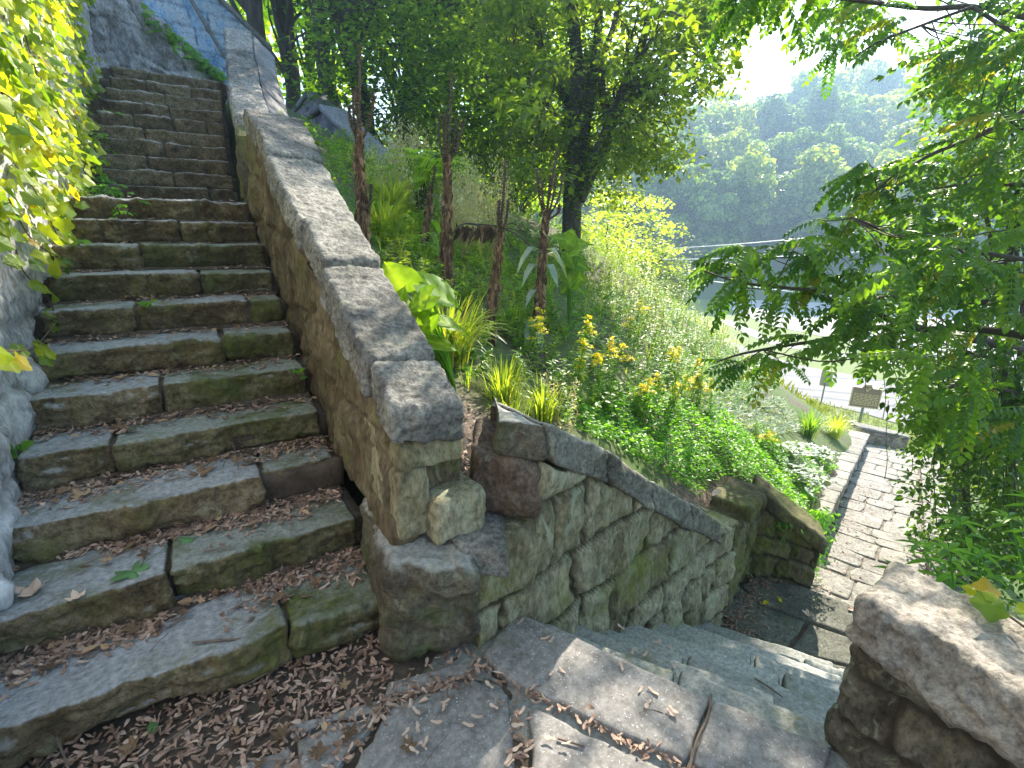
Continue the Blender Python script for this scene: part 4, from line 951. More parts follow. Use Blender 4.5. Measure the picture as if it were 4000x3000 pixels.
# far wooded hillside
def shell(bag, c, n, r_, size):
    o = rdir(n, -.5, 1); p = c+o*np.array([1, 1, .8])*r_*rng.uniform(.75, 1.08, n)[:, None]
    scatter(bag, L_tiny(.5, .12), p, np.cross(o, rdir(n))+o*.15, size*rng.uniform(.6, 1.3, n), None, o+rng.normal(0, .35, (n, 3)))
protos = []
for k in range(5):
    rng = np.random.default_rng(900+k); T = thing('broadleaf_tree', (0, 0, 0), 'x', 'tree'); tb = Bag(); lb = Bag(); H = 15; limb(tb, (0, 0, -1), (0, 0, 12), .35, .1, 0, .04, 6)
    for c_ in range(44):
        d = rdir(1, -1, 1)[0]; q = rng.uniform(.35, 1)**.5; c = np.array([0, 0, 8.3])+d*q*np.array([(5.8, 4.2, 6.4, 5.2, 4.8)[k], (5.0, 4.4, 5.6, 6.0, 4.2)[k], (6.6, 7.6, 6.2, 7.2, 7.4)[k]])*rng.uniform(.7, 1.2); c[:2] *= (1.0, .55+.045*max(0, 15-c[2]), 1.0, .8+.02*c[2], 1.0)[k]
        shell(lb, c, 150, rng.uniform(.7, 2.1), .6)
    tb.build('trunk', M_bark, T, True); lb.build('crown', M_far, T); protos.append(T)
far = [(1440, 300, 118), (1500, 290, 112), (1560, 262, 110), (1610, 235, 115), (1655, 215, 118), (1700, 200, 118), (1740, 178, 120), (1790, 172, 122), (1840, 168, 122), (1895, 170, 122), (1950, 175, 120), (2010, 180, 120), (2080, 180, 118), (2150, 185, 116), (2220, 180, 118),
       (1400, 380, 100), (1450, 345, 98), (1515, 340, 96), (1590, 290, 92), (1650, 300, 98), (1710, 262, 100), (1770, 250, 100), (1830, 245, 98), (1900, 250, 98), (1980, 255, 96), (2060, 260, 95), (2140, 260, 95),
       (1380, 440, 86), (1440, 430, 84), (1500, 400, 82), (1560, 350, 80), (1620, 380, 82), (1680, 345, 84), (1740, 340, 84), (1800, 350, 82), (1870, 340, 82), (1950, 350, 80), (2050, 350, 80), (2150, 350, 80), (2240, 350, 82),
       (1340, 470, 76), (1420, 490, 74), (1480, 470, 70), (1540, 440, 70), (1600, 460, 70), (1670, 430, 72), (1750, 440, 70), (1830, 440, 70), (1920, 450, 70), (2020, 450, 70), (2130, 450, 70),
       (1260, 420, 84), (1180, 430, 86), (1080, 420, 88), (1300, 400, 98), (1220, 380, 104), (1120, 390, 100), (980, 410, 90), (860, 410, 92)]
rng = np.random.default_rng(55)
for k, (px, py, dp) in enumerate(far):
    tp = PD(px, py, dp); g_ = gz(tp[0], tp[1]); Hh = max(9., min(30., tp[2]-g_)); lab = 'hazy broadleaf tree on the far wooded hillside'
    if k < 5: o = protos[k]; o.location = (tp[0], tp[1], tp[2]-Hh if tp[2]-Hh < g_ else g_); o.scale = (Hh/15,)*3; o['label'] = lab; o['group'] = 'trees on the far hillside'
    else: o = dup(protos[k % 5], (tp[0], tp[1], g_), rng.uniform(0, 6.28), Hh/15, lab, 'trees on the far hillside')
    vs_ = float(rng.uniform(.72, 1.3)); o.scale = (max(1.0, Hh/15*.95)*vs_,)*2+(max(.9, Hh/15)*float(rng.uniform(.82, 1.12)),)
    o.rotation_euler = (0, 0, float(rng.uniform(0, 6.28)))

# ------------------------------------------------------------------ overhanging tree at the right
rng = np.random.default_rng(31)
PIN = [L_pinnate(7+k % 3, .062, .25, .25+.15*(k % 4)) for k in range(6)]
ot_b = np.array([6.4, -1.9, gz(6.4, -1.9)])
ot = thing('overhanging_tree', ot_b, 'dark tree at the right whose long branches of feather shaped leaves hang over the path', 'tree'); tb = Bag(); lbs = [Bag() for _ in range(1)]; lb = lbs[0]
V, Q = tube(smoothline([ot_b-[0, 0, .5], ot_b+[.05, .1, 1.5], ot_b+[-.1, .15, 3.2], ot_b+[.1, .2, 5.5], ot_b+[.2, .4, 8.5], ot_b+[.3, .4, 10.5]], 5), np.linspace(.2, .05, 26), 10); tb.add(V, None, Q)
crown0 = ot_b+np.array([0, .15, 3.4])
brs = [([(2330, 790), (2173, 749), (2050, 722), (1928, 693), (1850, 640), (1788, 598), (1740, 560)], 4.6, .05),
       ([(1990, 712), (1928, 705), (1850, 715), (1770, 735), (1683, 749), (1600, 765), (1548, 782)], 4.5, .028),
       ([(1860, 645), (1800, 630), (1700, 622), (1600, 610), (1520, 585)], 4.4, .02),
       ([(2330, 190), (2212, 240), (2120, 290), (2020, 330), (1930, 380), (1880, 420)], 4.2, .03),
       ([(2330, 60), (2212, 35), (2100, 15), (2000, 18), (1880, 5), (1760, -10), (1650, -20)], 4.3, .035),
       ([(2100, 15), (1990, 55), (1900, 90), (1850, 120)], 4.2, .015),
       ([(2330, 560), (2212, 560), (2100, 540), (1990, 520), (1900, 495), (1840, 470)], 4.0, .025),
       ([(2330, 420), (2212, 400), (2080, 400), (1980, 415)], 3.9, .025),
       ([(2330, 880), (2200, 850), (2080, 830), (1980, 860)], 4.6, .03)]
tipl = []
for px_, d0, r0 in brs:
    pts = np.array([PD(x, y, d0+.5*(x-1900)/400) for x, y in px_]); P = smoothline(pts, 5); V, Q = tube(P, np.linspace(r0, .006, len(P)), 7); tb.add(V, None, Q); tipl += list(P[4:])
    limb(tb, crown0+rng.normal(0, .3, 3), P[0], r0*1.5, r0, -.1, .05, 7)
tipl = np.array(tipl)
def put_pin(c, n, size=.42, out=None, hang=.15, spread=1.0):
    for j in range(n):
        d = rng.normal(0, 1, 3)*spread; d[2] = d[2]*.35-hang
        if out is not None: d += out
        scatter(lb, PIN[rng.integers(6)], np.array([c]), np.array([d]), size*rng.uniform(.7, 1.25), np.array([rng.normal(0, .35)]))
toL = PD(1500, 700, 4.4)-PD(1900, 680, 4.4); toL /= np.linalg.norm(toL)
regs = [([(1500, 560), (1600, 520), (1760, 470), (1900, 440), (2060, 430), (2060, 640), (1900, 690), (1800, 640), (1640, 640), (1520, 600)], 44, 4.4, .6),
        ([(1560, 790), (1640, 740), (1800, 710), (1930, 700), (1960, 760), (1800, 770), (1740, 800), (1700, 790), (1600, 800)], 13, 4.5, .4),
        ([(2040, 80), (2110, 60), (2260, 0), (2260, 460), (2080, 440), (2010, 420), (2050, 250)], 46, 4.3, .7),
        ([(1860, 330), (1960, 300), (2000, 420), (1900, 470), (1850, 400)], 10, 4.2, .3),
        ([(1560, -90), (1740, -90), (1720, 0), (1640, 20), (1580, 10)], 12, 4.4, .3),
        ([(1860, -10), (2000, -10), (2060, 60), (1960, 90), (1880, 60)], 9, 4.3, .3),
        ([(1700, -110), (2260, -110), (2260, 20), (1960, -20), (1760, -40)], 20, 4.3, .5),
        ([(2000, 440), (2260, 440), (2260, 760), (2050, 730), (1960, 700)], 30, 4.4, .8),
        ([(1960, 760), (2260, 740), (2260, 960), (2060, 930), (2000, 890)], 28, 4.7, .6)]
for poly, n, dep, ds in regs:
    k = 0
    while k < n:
        x = rng.uniform(1480, 2270); y = rng.uniform(-70, 1000)
        if not inpoly(x, y, poly): continue
        if 1735 < x < 2000 and 745 < y < 985: continue
        k += 1; c = PD(x, y, dep+rng.normal(0, ds))
        if x > 1950 and blocks_sun(c, .42): continue
        j = np.argmin(np.linalg.norm(tipl-c, axis=1))
        limb(tb, tipl[j], c, .007, .003, .05, .08, 4, 4); put_pin(c, int(rng.integers(3, 6)), .36, toL*.7, .22)
# crown above and behind the frame edge: it shades the landing and the steps
top_c = []
for k in range(190):
    c = ot_b+np.array([rng.normal(-.2, 2.1), rng.normal(.6, 1.8), rng.uniform(4.6, 9.5)])
    px, py = proj(c); 
    if 900 < px[0] < 2040 and -110 < py[0] < 900: continue
    if 1700 < px[0] < 2300 and -40 < py[0] < 330 and rng.random() < .7: continue
    if blocks_sun(c, .62): continue
    top_c.append(c); j = rng.integers(2, 24); limb(tb, ot_b+np.array([.1, .2, min(9, max(3, c[2]-ot_b[2]-1))]), c, .03, .006, -.1, .1, 5, 5); put_pin(c, int(rng.integers(5, 9)), .5, None, .2)
SHADEP = []  # added unseen leaf clusters along sun rays, to shade landing and lower steps
for sp in [PZ(1200, 1395, 0), PZ(1290, 1430, 0), PZ(1390, 1470, 0), PZ(1480, 1500, 0), PZ(1350, 1420, 0), PZ(1250, 1560, 0)*0+np.array([2.2, -.95, 0]), np.array([2.3, -.55, -.4]), np.array([2.6, -.6, -.6]), np.array([2.9, -.35, -.8]), np.array([2.8, -.8, -.8]), np.array([3.2, -.4, -1.1]), np.array([3.6, -.3, -1.3])]:
    for tt in (8.8, 10.2):
        c = sp+s_sun*tt+rng.normal(0, .1, 3)
        if blocks_sun(c, .33): continue
        px, py = proj(c)
        if 0 < px[0] < 2212 and py[0] > -70: c = c+s_sun*1.5
        SHADEP.append(c); put_pin(c, 8, .5, None, .1)
SHADEP = np.array(SHADEP); lm = SHADEP.mean(0)
PL_ = limb(tb, ot_b+np.array([.1, .3, 7.5]), lm+np.array([0, 0, .3]), .07, .02, -.1, .03, 7)  # added limb that carries the shading clusters
for c in SHADEP: limb(tb, PL_[-4], c, .02, .005, -.1, .05, 5, 5)
tb.build('trunk', M_twig, ot, True); lb.build('crown', M_sumac, ot)

p_ = PD(2215, 560, 7.6); make_tree('leafy_tree', 'leafy green tree behind the overhanging branches at the right edge', (p_[0], p_[1], gz(p_[0], p_[1])), 8.6, 1.6, ncl=56, nl=140, size=.14, tm=SIMPLE, mat=M_sumac, tr=.12, seed=460, low=.5, rad=.5)
# vine tangle and shrubs under it
rng = np.random.default_rng(41)
vt_b = PT(2080, 1180); vb = Bag(); sb = Bag()
poly = [(1985, 780), (2060, 740), (2260, 720), (2260, 1260), (2100, 1260), (2010, 1180), (1990, 1000), (1975, 900)]
vt = thing('vine_thicket', vt_b, 'tall dark thicket of small leaved vine hanging at the right of the path', 'vine')
n = 0
while n < 260:
    x, y = rng.uniform(1960, 2270), rng.uniform(720, 1270)
    if not inpoly(x, y, poly): continue
    n += 1; c = PD(x, y, 5.6+rng.normal(0, .6)); clusterleaves(vb, c, 34, .17, .075, SIMPLE, .6, .5)
for k in range(26):
    x = rng.uniform(1990, 2220); y0 = rng.uniform(600, 800); y1 = y0+rng.uniform(150, 420); d = 5.4+rng.normal(0, .5)
    V, Q = tube(smoothline([PD(x+rng.normal(0, 8), y0+(y1-y0)*t, d) for t in (0, .3, .6, 1)], 4), .006, 4); sb.add(V, None, Q)
for (x, y0, y1) in ((2090, 760, 1200), (2170, 700, 1250)):
    V, Q = tube(smoothline([PD(x+rng.normal(0, 8), y0+(y1-y0)*t, 5.7) for t in (0, .3, .6, 1)], 4), .04, 7); sb.add(V, None, Q)
sb.build('stem', M_twig, vt, True); vb.build('foliage', leafmat('thicket_leaf', (.025, .07, .012), (.08, .16, .02), tr=.5, trgain=1.9), vt)
hb = Bag()
for (x, y0, y1) in ((1921, 905, 1035), (1915, 780, 905), (1870, 760, 845), (1988, 740, 850), (1945, 770, 860), (1968, 740, 830)):
    V, Q = tube(smoothline([PD(x+rng.normal(0, 5)+(t*(-6)), y0-40+(y1-y0+40)*t, 4.6) for t in (0, .25, .5, .75, 1)], 4), .0035, 4); hb.add(V, None, Q)
tag(hb.build('hanging_vine', M_twig, None, True), 'thin bare vine stems hanging down from the overhanging branch above the path', 'vine')

# ------------------------------------------------------------------ ivy on the left wall
rng = np.random.default_rng(51)
iv = thing('ivy', (0.05, 2.5, 1.5), 'sunlit yellow green ivy trailing thickly over the pale wall at the upper left', 'ivy'); lb = Bag(); sb = Bag()
P_ = np.stack([np.full(60000, .03), rng.uniform(-.6, 8.8, 60000), rng.uniform(.3, 5.4, 60000)], -1)
px, py = proj(P_)
m1 = inpoly(px, py, [(-400, -300), (250, -300), (165, 40), (180, 90), (215, 180), (220, 330), (200, 420), (150, 430), (135, 520), (120, 620), (60, 560), (0, 480), (-400, 700)])
dens = sstep(-.35, .25, fbm(P_*1.7, 3))*.8+.2
dist = np.linalg.norm(P_-CAMO, axis=1); keep = m1 & (rng.random(60000) < dens*np.where(px > 120, .32, .34)*np.clip(3/dist, .3, 1.2)*np.where(py > 340, .5, 1))
P1 = P_[keep][:4800]; n = len(P1)
P1[:, 0] += np.abs(rng.normal(0, .065, n))*sstep(-300, 100, py[keep][:4800]*0+60)
d = rdir(n, -.9, .1)*np.array([.5, 1, 1])+np.array([.35, 0, -.7]); upv = rdir(n, -.2, .6)*.7+np.array([.75, -.25, .5])
scatter(lb, LOB3, P1, d, rng.uniform(.04, .125, n), None, upv)
for (pxs, dep) in [([(110, 690), (60, 745), (20, 760), (-40, 755)], 2.95), ([(5, 540), (40, 590), (95, 640), (110, 690)], 2.95), ([(-10, 430), (60, 520), (110, 560), (125, 600)], 3.1), ([(120, 400), (150, 440), (180, 520), (210, 530)], 4.2), ([(0, 350), (60, 420), (110, 520)], 3.2), ([(0, 200), (80, 260), (150, 330), (200, 380)], 3.8), ([(20, 100), (100, 140), (200, 200)], 4.2)]:
    Q3 = smoothline([np.array([.06+.05*random.random(), *PP(x, y, (.05, 0, 0), (1, 0, 0))[1:]]) for x, y in pxs], 6); V, Q = tube(Q3, .0035, 5); sb.add(V, None, Q)
    for q in Q3[::2]: scatter(lb, LOB3, q[None]+rng.normal(0, .02, (1, 3)), np.array([[.3, rng.normal(0, .5), -.6]]), rng.uniform(.06, .095), None, np.array([[.8, -.4, .4]]))
for k in range(40):
    y = rng.uniform(.5, 7); z0 = .5*y+rng.uniform(.8, 2.4); V, Q = tube(smoothline([(.03, y, z0), (.05, y+rng.normal(0, .15), z0+.35), (.04, y+rng.normal(0, .3), z0+.8)], 4), .004, 4); sb.add(V, None, Q)
sb.build('stem', M_twig, iv, True); lb.build('foliage', M_ivy, iv)
# creeper spilling over the steps at mid height and along the wall foot
cr = thing('creeper', (.1, 4.2, 2), 'green five leaflet creeper spilling from the wall foot over the middle steps', 'vine'); lb = Bag(); sb = Bag()
n = 0
spots = []
for (x0, y0, x1, y1, yy, num) in [(165, 395, 285, 425, 4.3, 40), (225, 350, 250, 240, 6.2, 46), (215, 290, 240, 330, 5.6, 24), (195, 350, 235, 400, 5.0, 34), (235, 470, 290, 440, 3.2, 8), (125, 480, 190, 540, 2.7, 10)]:
    for k in range(num):
        t = rng.random(); p = PP(x0+(x1-x0)*t+rng.normal(0, 7), y0+(y1-y0)*t+rng.normal(0, 7), (0, yy+rng.normal(0, .1), 0), (0, 1, 0)); p[0] = max(p[0], .04); spots.append(p)
for p in spots:
    m5 = 5; a = np.linspace(-1.3, 1.3, m5)+rng.normal(0, .1, m5); ax = rng.uniform(0, 6.28); d = np.stack([np.cos(a+ax), np.sin(a+ax), np.full(m5, -.35)], -1)
    scatter(lb, SIMPLE, np.repeat(p[None], m5, 0), d, rng.uniform(.05, .085)*np.array([.7, .95, 1.1, .95, .7]), None, np.array([.2, -.3, 1.]))
for (a, b_) in (((262, 475), (240, 430)), ((262, 475), (280, 450)), ((262, 475), (250, 445))):
    V, Q = tube(smoothline([PP(*a, (0, 3.02, 0), (0, 1, 0)), PP((a[0]+b_[0])/2+3, (a[1]+b_[1])/2, (0, 3.0, 0), (0, 1, 0)), PP(*b_, (0, 2.95, 0), (0, 1, 0))], 4), .004, 5); sb.add(V, None, Q)
for k in range(14):
    i_ = rng.integers(len(spots)-2); V, Q = tube([spots[i_], (spots[i_]+spots[i_+1])/2+[0, 0, .03], spots[i_+1]], .003, 4); sb.add(V, None, Q)
sb.build('stem', M_twig, cr, True); lb.build('foliage', M_vine, cr)
# vine along the top of the rough wall
tv = thing('trailing_vine', PD(340, 60, 8.3), 'bright green vine trailing along the sloping top of the rough grey wall', 'vine'); lb = Bag(); sb = Bag()
for k in range(620):
    t = rng.random(); x = 285+t*195; y = -10+t*178+abs(rng.normal(0, 20))*(1-.75*t)-6; p = PD(x-rng.exponential(10)*(1-t), y, 8.35+1.0*t+rng.normal(0, .12)-.25)
    scatter(lb, LOB3, p[None], rdir(1, -.8, .2)+np.array([[-.2, -.5, -.4]]), rng.uniform(.06, .14), None, np.array([[-.2, -.6, .6]]))
V, Q = tube(smoothline([PD(285+195*t, -8+176*t, 8.2+1.0*t) for t in np.linspace(0, 1, 6)], 4), .012, 5); sb.add(V, None, Q)
sb.build('stem', M_twig, tv, True); lb.build('foliage', M_vine, tv)
# small seedlings in the joints of the steps
for (x, y, z, lab) in [(645, 800, 5*RIS, 'small green fern like seedling at the foot of the parapet wall'), (318, 650, 6*RIS+.165, 'tiny green weed on the seventh step'), (45, 960, 4*RIS, 'small bright green seedling at the left end of the fourth step'), (440, 275, 17*RIS, 'tiny green weed growing high on the upper steps'), (447, 402, 12*RIS, 'pale tiny weed on the step above the middle landing')]:
    p = PZ(x, y+12, z+.01) if z < 1.5 else PD(x, y, 6.8); b2 = Bag()
    for k in range(9):
        d = rdir(1, .2, .9); scatter(b2, SIMPLE, p[None]+rng.normal(0, .012, (1, 3)), d, rng.uniform(.035, .07), None, np.array([[0, -.5, 1]]))
    tag(b2.build('seedling', M_vine), lab, 'seedling')

# ------------------------------------------------------------------ plants on the bank
rng = np.random.default_rng(61)
def mullein(spine, spikes, wid, label, depth, fresh=0, base=None):
    """dead stalk: withered hanging leaves round the stem and dark seed spikes on top"""
    pts = np.array([PD(x, y, depth) for x, y in spine]); T = thing('dead_mullein', pts[0], label, 'dead plant')
    b1 = Bag(); P = smoothline(pts, 6); V, Q = tube(P, np.linspace(.028, .012, len(P)), 7); b1.add(V, None, Q); b1.build('stalk', M_dry, T, True)
    b2 = Bag(); L = len(P)
    for i in range(L):
        w_ = wid*(1-.72*i/L)*(.75+.7*abs(math.sin(i*.9+depth*7))*random.random()); n = 26
        a = rng.uniform(0, 6.28, n); o = np.stack([np.cos(a), np.sin(a), np.zeros(n)], -1)
        q = P[i]+o*w_*.62*rng.uniform(.35, 1.0, n)[:, None]+np.array([0, 0, 1])*rng.normal(0, .03, n)[:, None]
        d = o*rng.uniform(.0, .30, n)[:, None]+np.array([0, 0, -1.])+rng.normal(0, .12, (n, 3))
        scatter(b2, L_simple(.16, .25, .15), q, d, rng.uniform(.06, .13, n)*(1-.35*i/L), rng.normal(0, .6, n), o)
    b2.build('withered_leaves', M_dry, T)
    for sp in spikes:
        q = smoothline([PD(x, y, depth+dz) for (x, y), dz in zip(sp, np.linspace(0, rng.uniform(-.12, .12), len(sp)))], 8)
        V, Q = tube(q, np.linspace(.008, .013, len(q))*np.linspace(1, .75, len(q)), 6); b3 = Bag(); b3.add(V, None, Q, .2)
        n = len(q)*16; i = rng.integers(0, len(q), n); o = rdir(n, -.3, .5); scatter(b3, L_tiny(.4, .1), q[i]+o*.006, o+[0, 0, .6], rng.uniform(.010, .02, n), None, o)
        b3.build('seed_spike', M_spike, T, False)
    if fresh:
        b4 = Bag()
        for k in range(fresh):
            t = rng.random()**1.5; p = P[int(t*(L-1)*.75)]; a = rng.uniform(0, 6.28); o = np.array([math.cos(a), math.sin(a), 0])
            scatter(b4, L_simple(.26, .2, .55), (p+o*.03)[None], (o*.8+[0, 0, -.25])[None], rng.uniform(.16, .28), None, None if False else np.array([[0, 0, 1.]]))
        b4.build('leaves', M_silver if fresh < 12 else M_weed, T)
    return T
mullein([(786, 515), (782, 440), (777, 380), (774, 320), (777, 292)], [[(777, 300), (776, 240), (777, 180), (778, 102)], [(770, 300), (758, 265), (754, 231)], [(773, 296), (764, 250), (763, 196)], [(774, 290), (772, 240), (771, 191)], [(780, 304), (797, 270), (805, 230), (806, 201)], [(795, 460), (800, 430), (801, 400)]], .055, 'leftmost dead brown stalk, right behind the parapet coping', 3.7)
mullein([(961, 618), (963, 560), (965, 470), (966, 400), (966, 345)], [[(967, 350), (970, 300), (973, 230), (976, 163)], [(960, 352), (950, 310), (948, 252)], [(962, 350), (960, 300), (960, 245)], [(964, 350), (964, 300), (963, 254)], [(971, 350), (983, 310), (988, 258)], [(972, 350), (992, 310), (1001, 262)], [(968, 352), (979, 320), (984, 280)]], .085, 'tallest and thickest dead brown stalk, candelabra of dark spikes on top', 4.3)
mullein([(1054, 740), (1060, 680), (1066, 620), (1074, 560), (1081, 497)], [[(1081, 500), (1085, 450), (1089, 400), (1092, 346)], [(1080, 505), (1076, 470), (1078, 434)], [(1083, 505), (1094, 470), (1098, 430)], [(1079, 505), (1077, 480), (1077, 452)]], .05, 'slender dead stalk with three thin spikes left of the one with drooping leaves', 3.9)
mullein([(1158, 715), (1166, 640), (1171, 560), (1176, 500), (1180, 465)], [[(1180, 470), (1188, 420), (1196, 370), (1204, 326)], [(1177, 470), (1166, 430), (1160, 366)], [(1178, 468), (1172, 430), (1172, 392)], [(1180, 468), (1184, 430), (1188, 380)], [(1183, 468), (1194, 430), (1202, 380)], [(1184, 470), (1206, 430), (1216, 376)], [(1184, 475), (1206, 460), (1207, 442)]], .06, 'dead stalk still carrying limp grey green leaves, beside the round leaved sapling', 4.4, 11)
mullein([(908, 575), (915, 520), (922, 470), (930, 420)], [[(930, 420), (936, 390), (940, 362)]], .03, 'thin half dead stalk with yellowing leaves left of the tallest stalk', 4.8, 14)
# fallen branch with hanging dead leaves
fb = thing('fallen_branch', PD(1060, 500, 4.9), 'fallen dead branch with a row of withered leaves hanging behind the dead stalks', 'branch'); b1 = Bag(); b2 = Bag()
q = smoothline([PD(x, y, d) for x, y, d in ((940, 560, 4.9), (990, 490, 4.9), (1030, 485, 5.0), (1085, 492, 5.0), (1135, 520, 4.9), (1150, 545, 4.8))], 6); V, Q = tube(q, .010, 6); b1.add(V, None, Q)
for e in ((1130, 500), (1120, 545), (1145, 515), (1110, 560)): V, Q = tube(smoothline([PD(1085, 492, 5.0), PD((1085+e[0])/2, e[1]-18, 5.0), PD(*e, 4.9)], 4), .005, 5); b1.add(V, None, Q)
for k in range(120):
    p = PD(rng.uniform(985, 1072), 490+rng.normal(0, 3), 4.97); scatter(b2, L_simple(.15, .2, .2), p[None], np.array([[rng.normal(0, .15), rng.normal(0, .15), -1]]), rng.uniform(.07, .17), None, np.array([[0.3, -1, 0]]))
b1.build('branch', M_bark, fb, True); b2.build('withered_leaves', M_dry, fb)

# large leaved plants
def bigleaf(n=9):
    V = []; T = []
    for i in range(n+1):
        t = i/n
        w_ = .50*math.sin(math.pi*min(1, t*1.02+.09)**.72)*(1-.12*t)
        for j in range(-3, 4):
            u = j/3; V.append((u*w_*(1), t-.14*abs(u)*(1-t)**2*2, .10*abs(u)-.22*t*t-.07*u*u+.018*math.sin(t*19+abs(u)*6)))
    for i in range(n):
        for j in range(6): k = i*7+j; T += [(k, k+1, k+8), (k, k+8, k+7)]
    return np.array(V), np.array(T)
BL = bigleaf()
def bigplant(nm, base, leaves, dep, label, mat):
    T = thing(nm, base, label, 'plant'); st_ = Bag(); lf_ = 0
    for (x, y, szp, dx, dy, dd) in leaves:
        c = PD(x, y, dep+dd); sz = szp*S_*(dep+dd)/FPX*(.92 if nm == 'burdock' else 1); dirv = RT*dx-UP*dy+FW*(-.25)*0; dirv = dirv/np.linalg.norm(dirv)
        b5 = Bag(); st0 = c-dirv*sz*.5
        scatter(b5, BL, st0[None], dirv[None], sz, np.array([rng.normal(0, .25)]), (np.array([0, 0, 1.])*rng.uniform(.5, .9)-FW*.85+rng.normal(0, .16, 3))[None])
        uu_ = np.tile(np.arange(-3, 4), 10); b5.A[-1] = np.clip(.05+.35*rng.random()+.6*(uu_ == 0)+.22*((np.repeat(np.arange(10), 7)+np.abs(uu_)) % 3 == 0), 0, .95)
        b5.build('leaf', mat, T, True)
        V, Q = tube(smoothline([base, (np.array(base)+st0)/2+[0, 0, .05], st0], 5), .006, 5); st_.add(V, None, Q)
    st_.build('stem', M_vine, T, True); return T
p = np.array([2.0, .75, gz(2.0, .75)])
bigplant('burdock', p, [(848, 590, 105, -.55, -.8, 0), (925, 604, 82, 1, -.22, .05), (965, 640, 100, .8, .45, .0), (898, 655, 78, -.5, .25, -.1), (978, 700, 88, .9, .25, .0), (912, 712, 66, -.3, .5, -.1), (965, 745, 78, 1, .2, -.05), (868, 632, 44, .1, -.4, -.05), (958, 618, 88, .9, .1, .15), (930, 665, 70, .3, .7, .1), (925, 690, 60, .6, .5, 0)], 2.75, 'plant with huge bright backlit yellow green leaves against the parapet coping', M_big)
p = PT(1230, 660); p = PD(1232, 640, 5.0); p[2] = gz(p[0], p[1])
bigplant('round_leaved_sapling', p, [(1205, 512, 44, -.8, -.3, 0), (1232, 508, 46, .2, -.9, .05), (1258, 525, 46, .9, -.1, 0), (1248, 550, 50, .9, .3, .1), (1262, 575, 46, .9, .35, 0), (1225, 548, 40, -.7, .4, -.1), (1250, 600, 50, .8, .4, .05), (1228, 585, 40, -.5, .5, .1), (1255, 625, 44, .7, .5, .1), (1222, 620, 44, -.6, .6, 0), (1240, 530, 44, .3, .2, -.1), (1238, 570, 44, .4, .6, -.12), (1232, 612, 40, .1, .8, -.1)], 5.0, 'sapling with big round glossy leaves beside the rightmost dead stalk', M_big)

# clumps of strap leaves
BLD = [L_blade(.007, b_, 8) for b_ in (.35, .8, 1.25, 1.7)]
def clump(nm, base, n, h, label, mat, spread=.9, cat='grass clump', r=.13):
    b5 = Bag()
    for k in range(int(n*2.4)):
        a = rng.uniform(0, 6.28); o = np.array([math.cos(a), math.sin(a), 0]); V, T = BLD[rng.integers(4)]
        M = np.stack([np.cross(o, [0, 0, 1]), o, [0, 0, 1]], -1); sc = h*rng.uniform(.6, 1.2)
        W = (V*np.array([1/max(h, .3)*.9, spread, 1]))@M.T*sc+np.array(base)+o*rng.uniform(0, r); b5.add(W, T, None, rng.random())
    return tag(b5.build(nm, mat), label, cat)
def at(px, py, dp=None):
    p = PT(px, py) if dp is None else PD(px, py, dp); p[2] = gz(p[0], p[1]); return p
for (px, py, n, h, lab, mt_, sp2) in [(968, 790, 150, .42, 'wide arching clump of strap leaves beside the lowest parapet coping stone', M_grass, 1.1), (1085, 865, 80, .26, 'bushy tuft of strap leaves at the edge of the bare soil', M_grass, .9), (1100, 912, 34, .22, 'small open tuft of grass above the first coping stone of the low wall', M_grass, .9), (1172, 905, 40, .30, 'yellowish grass tuft at the right of the bare soil', M_grass, .8), (1010, 830, 16, .14, 'tiny fresh sprout of blades on the bare soil', M_weed, .8),
                                      (1745, 945, 90, .55, 'dark green clump of long strap leaves near the path', M_weed, 1.0), (1800, 945, 120, .5, 'yellowing clump of arching strap leaves beside the path wall', M_yel, 1.2), (1000, 520, 80, .5, 'sunlit grassy clump between the dead stalks', M_grass, .8), (850, 470, 110, .45, 'bright grass clump behind the parapet coping beside the leftmost stalk', M_grass, 1.0), (830, 520, 90, .4, 'low bright grass clump beside the leftmost dead stalk', M_grass, 1.0), (1105, 715, 60, .25, 'dark little tuft of grass between two dead stalks', M_weed, .8)]:
    clump('strap_leaf_clump', at(px, py), n, h, lab, mt_, sp2)
# branching herbs
LAN = L_simple(.13, .08, .3)
def herb(bag, base, h, lean=.15, nl=46, ls=.09, flower=None, tm=LAN, sr=.004):
    base = np.array(base, float); top = base+np.array([rng.normal(0, lean), rng.normal(0, lean), h]); P = smoothline([base, base*.5+top*.5+rng.normal(0, .03, 3), top], 8)
    V, Q = tube(P, np.linspace(sr, sr*.5, len(P)), 4); bag.add(V, None, Q, .3)
    t = rng.uniform(.12, 1, nl); i = (t*(len(P)-1)).astype(int); a = rng.uniform(0, 6.28, nl); d = np.stack([np.cos(a), np.sin(a), rng.uniform(-.2, .7, nl)], -1)
    scatter(bag, tm, P[i], d, ls*rng.uniform(.6, 1.2, nl)*(1.1-.5*t))
    if flower is not None:
        for k in range(9):
            a = rng.uniform(0, 6.28); tt = rng.random(); q0 = top-np.array([0, 0, .16*tt]); dd = np.array([math.cos(a), math.sin(a), .3])*(.03+.09*tt)
            n = 26; u = rng.random(n); scatter(flower, L_tiny(.5, .1), q0+dd*u[:, None]+np.array([0, 0, -.02])*(u**2)[:, None]+rng.normal(0, .006, (n, 3)), rdir(n, -.2, 1), rng.uniform(.010, .02, n))
    return top
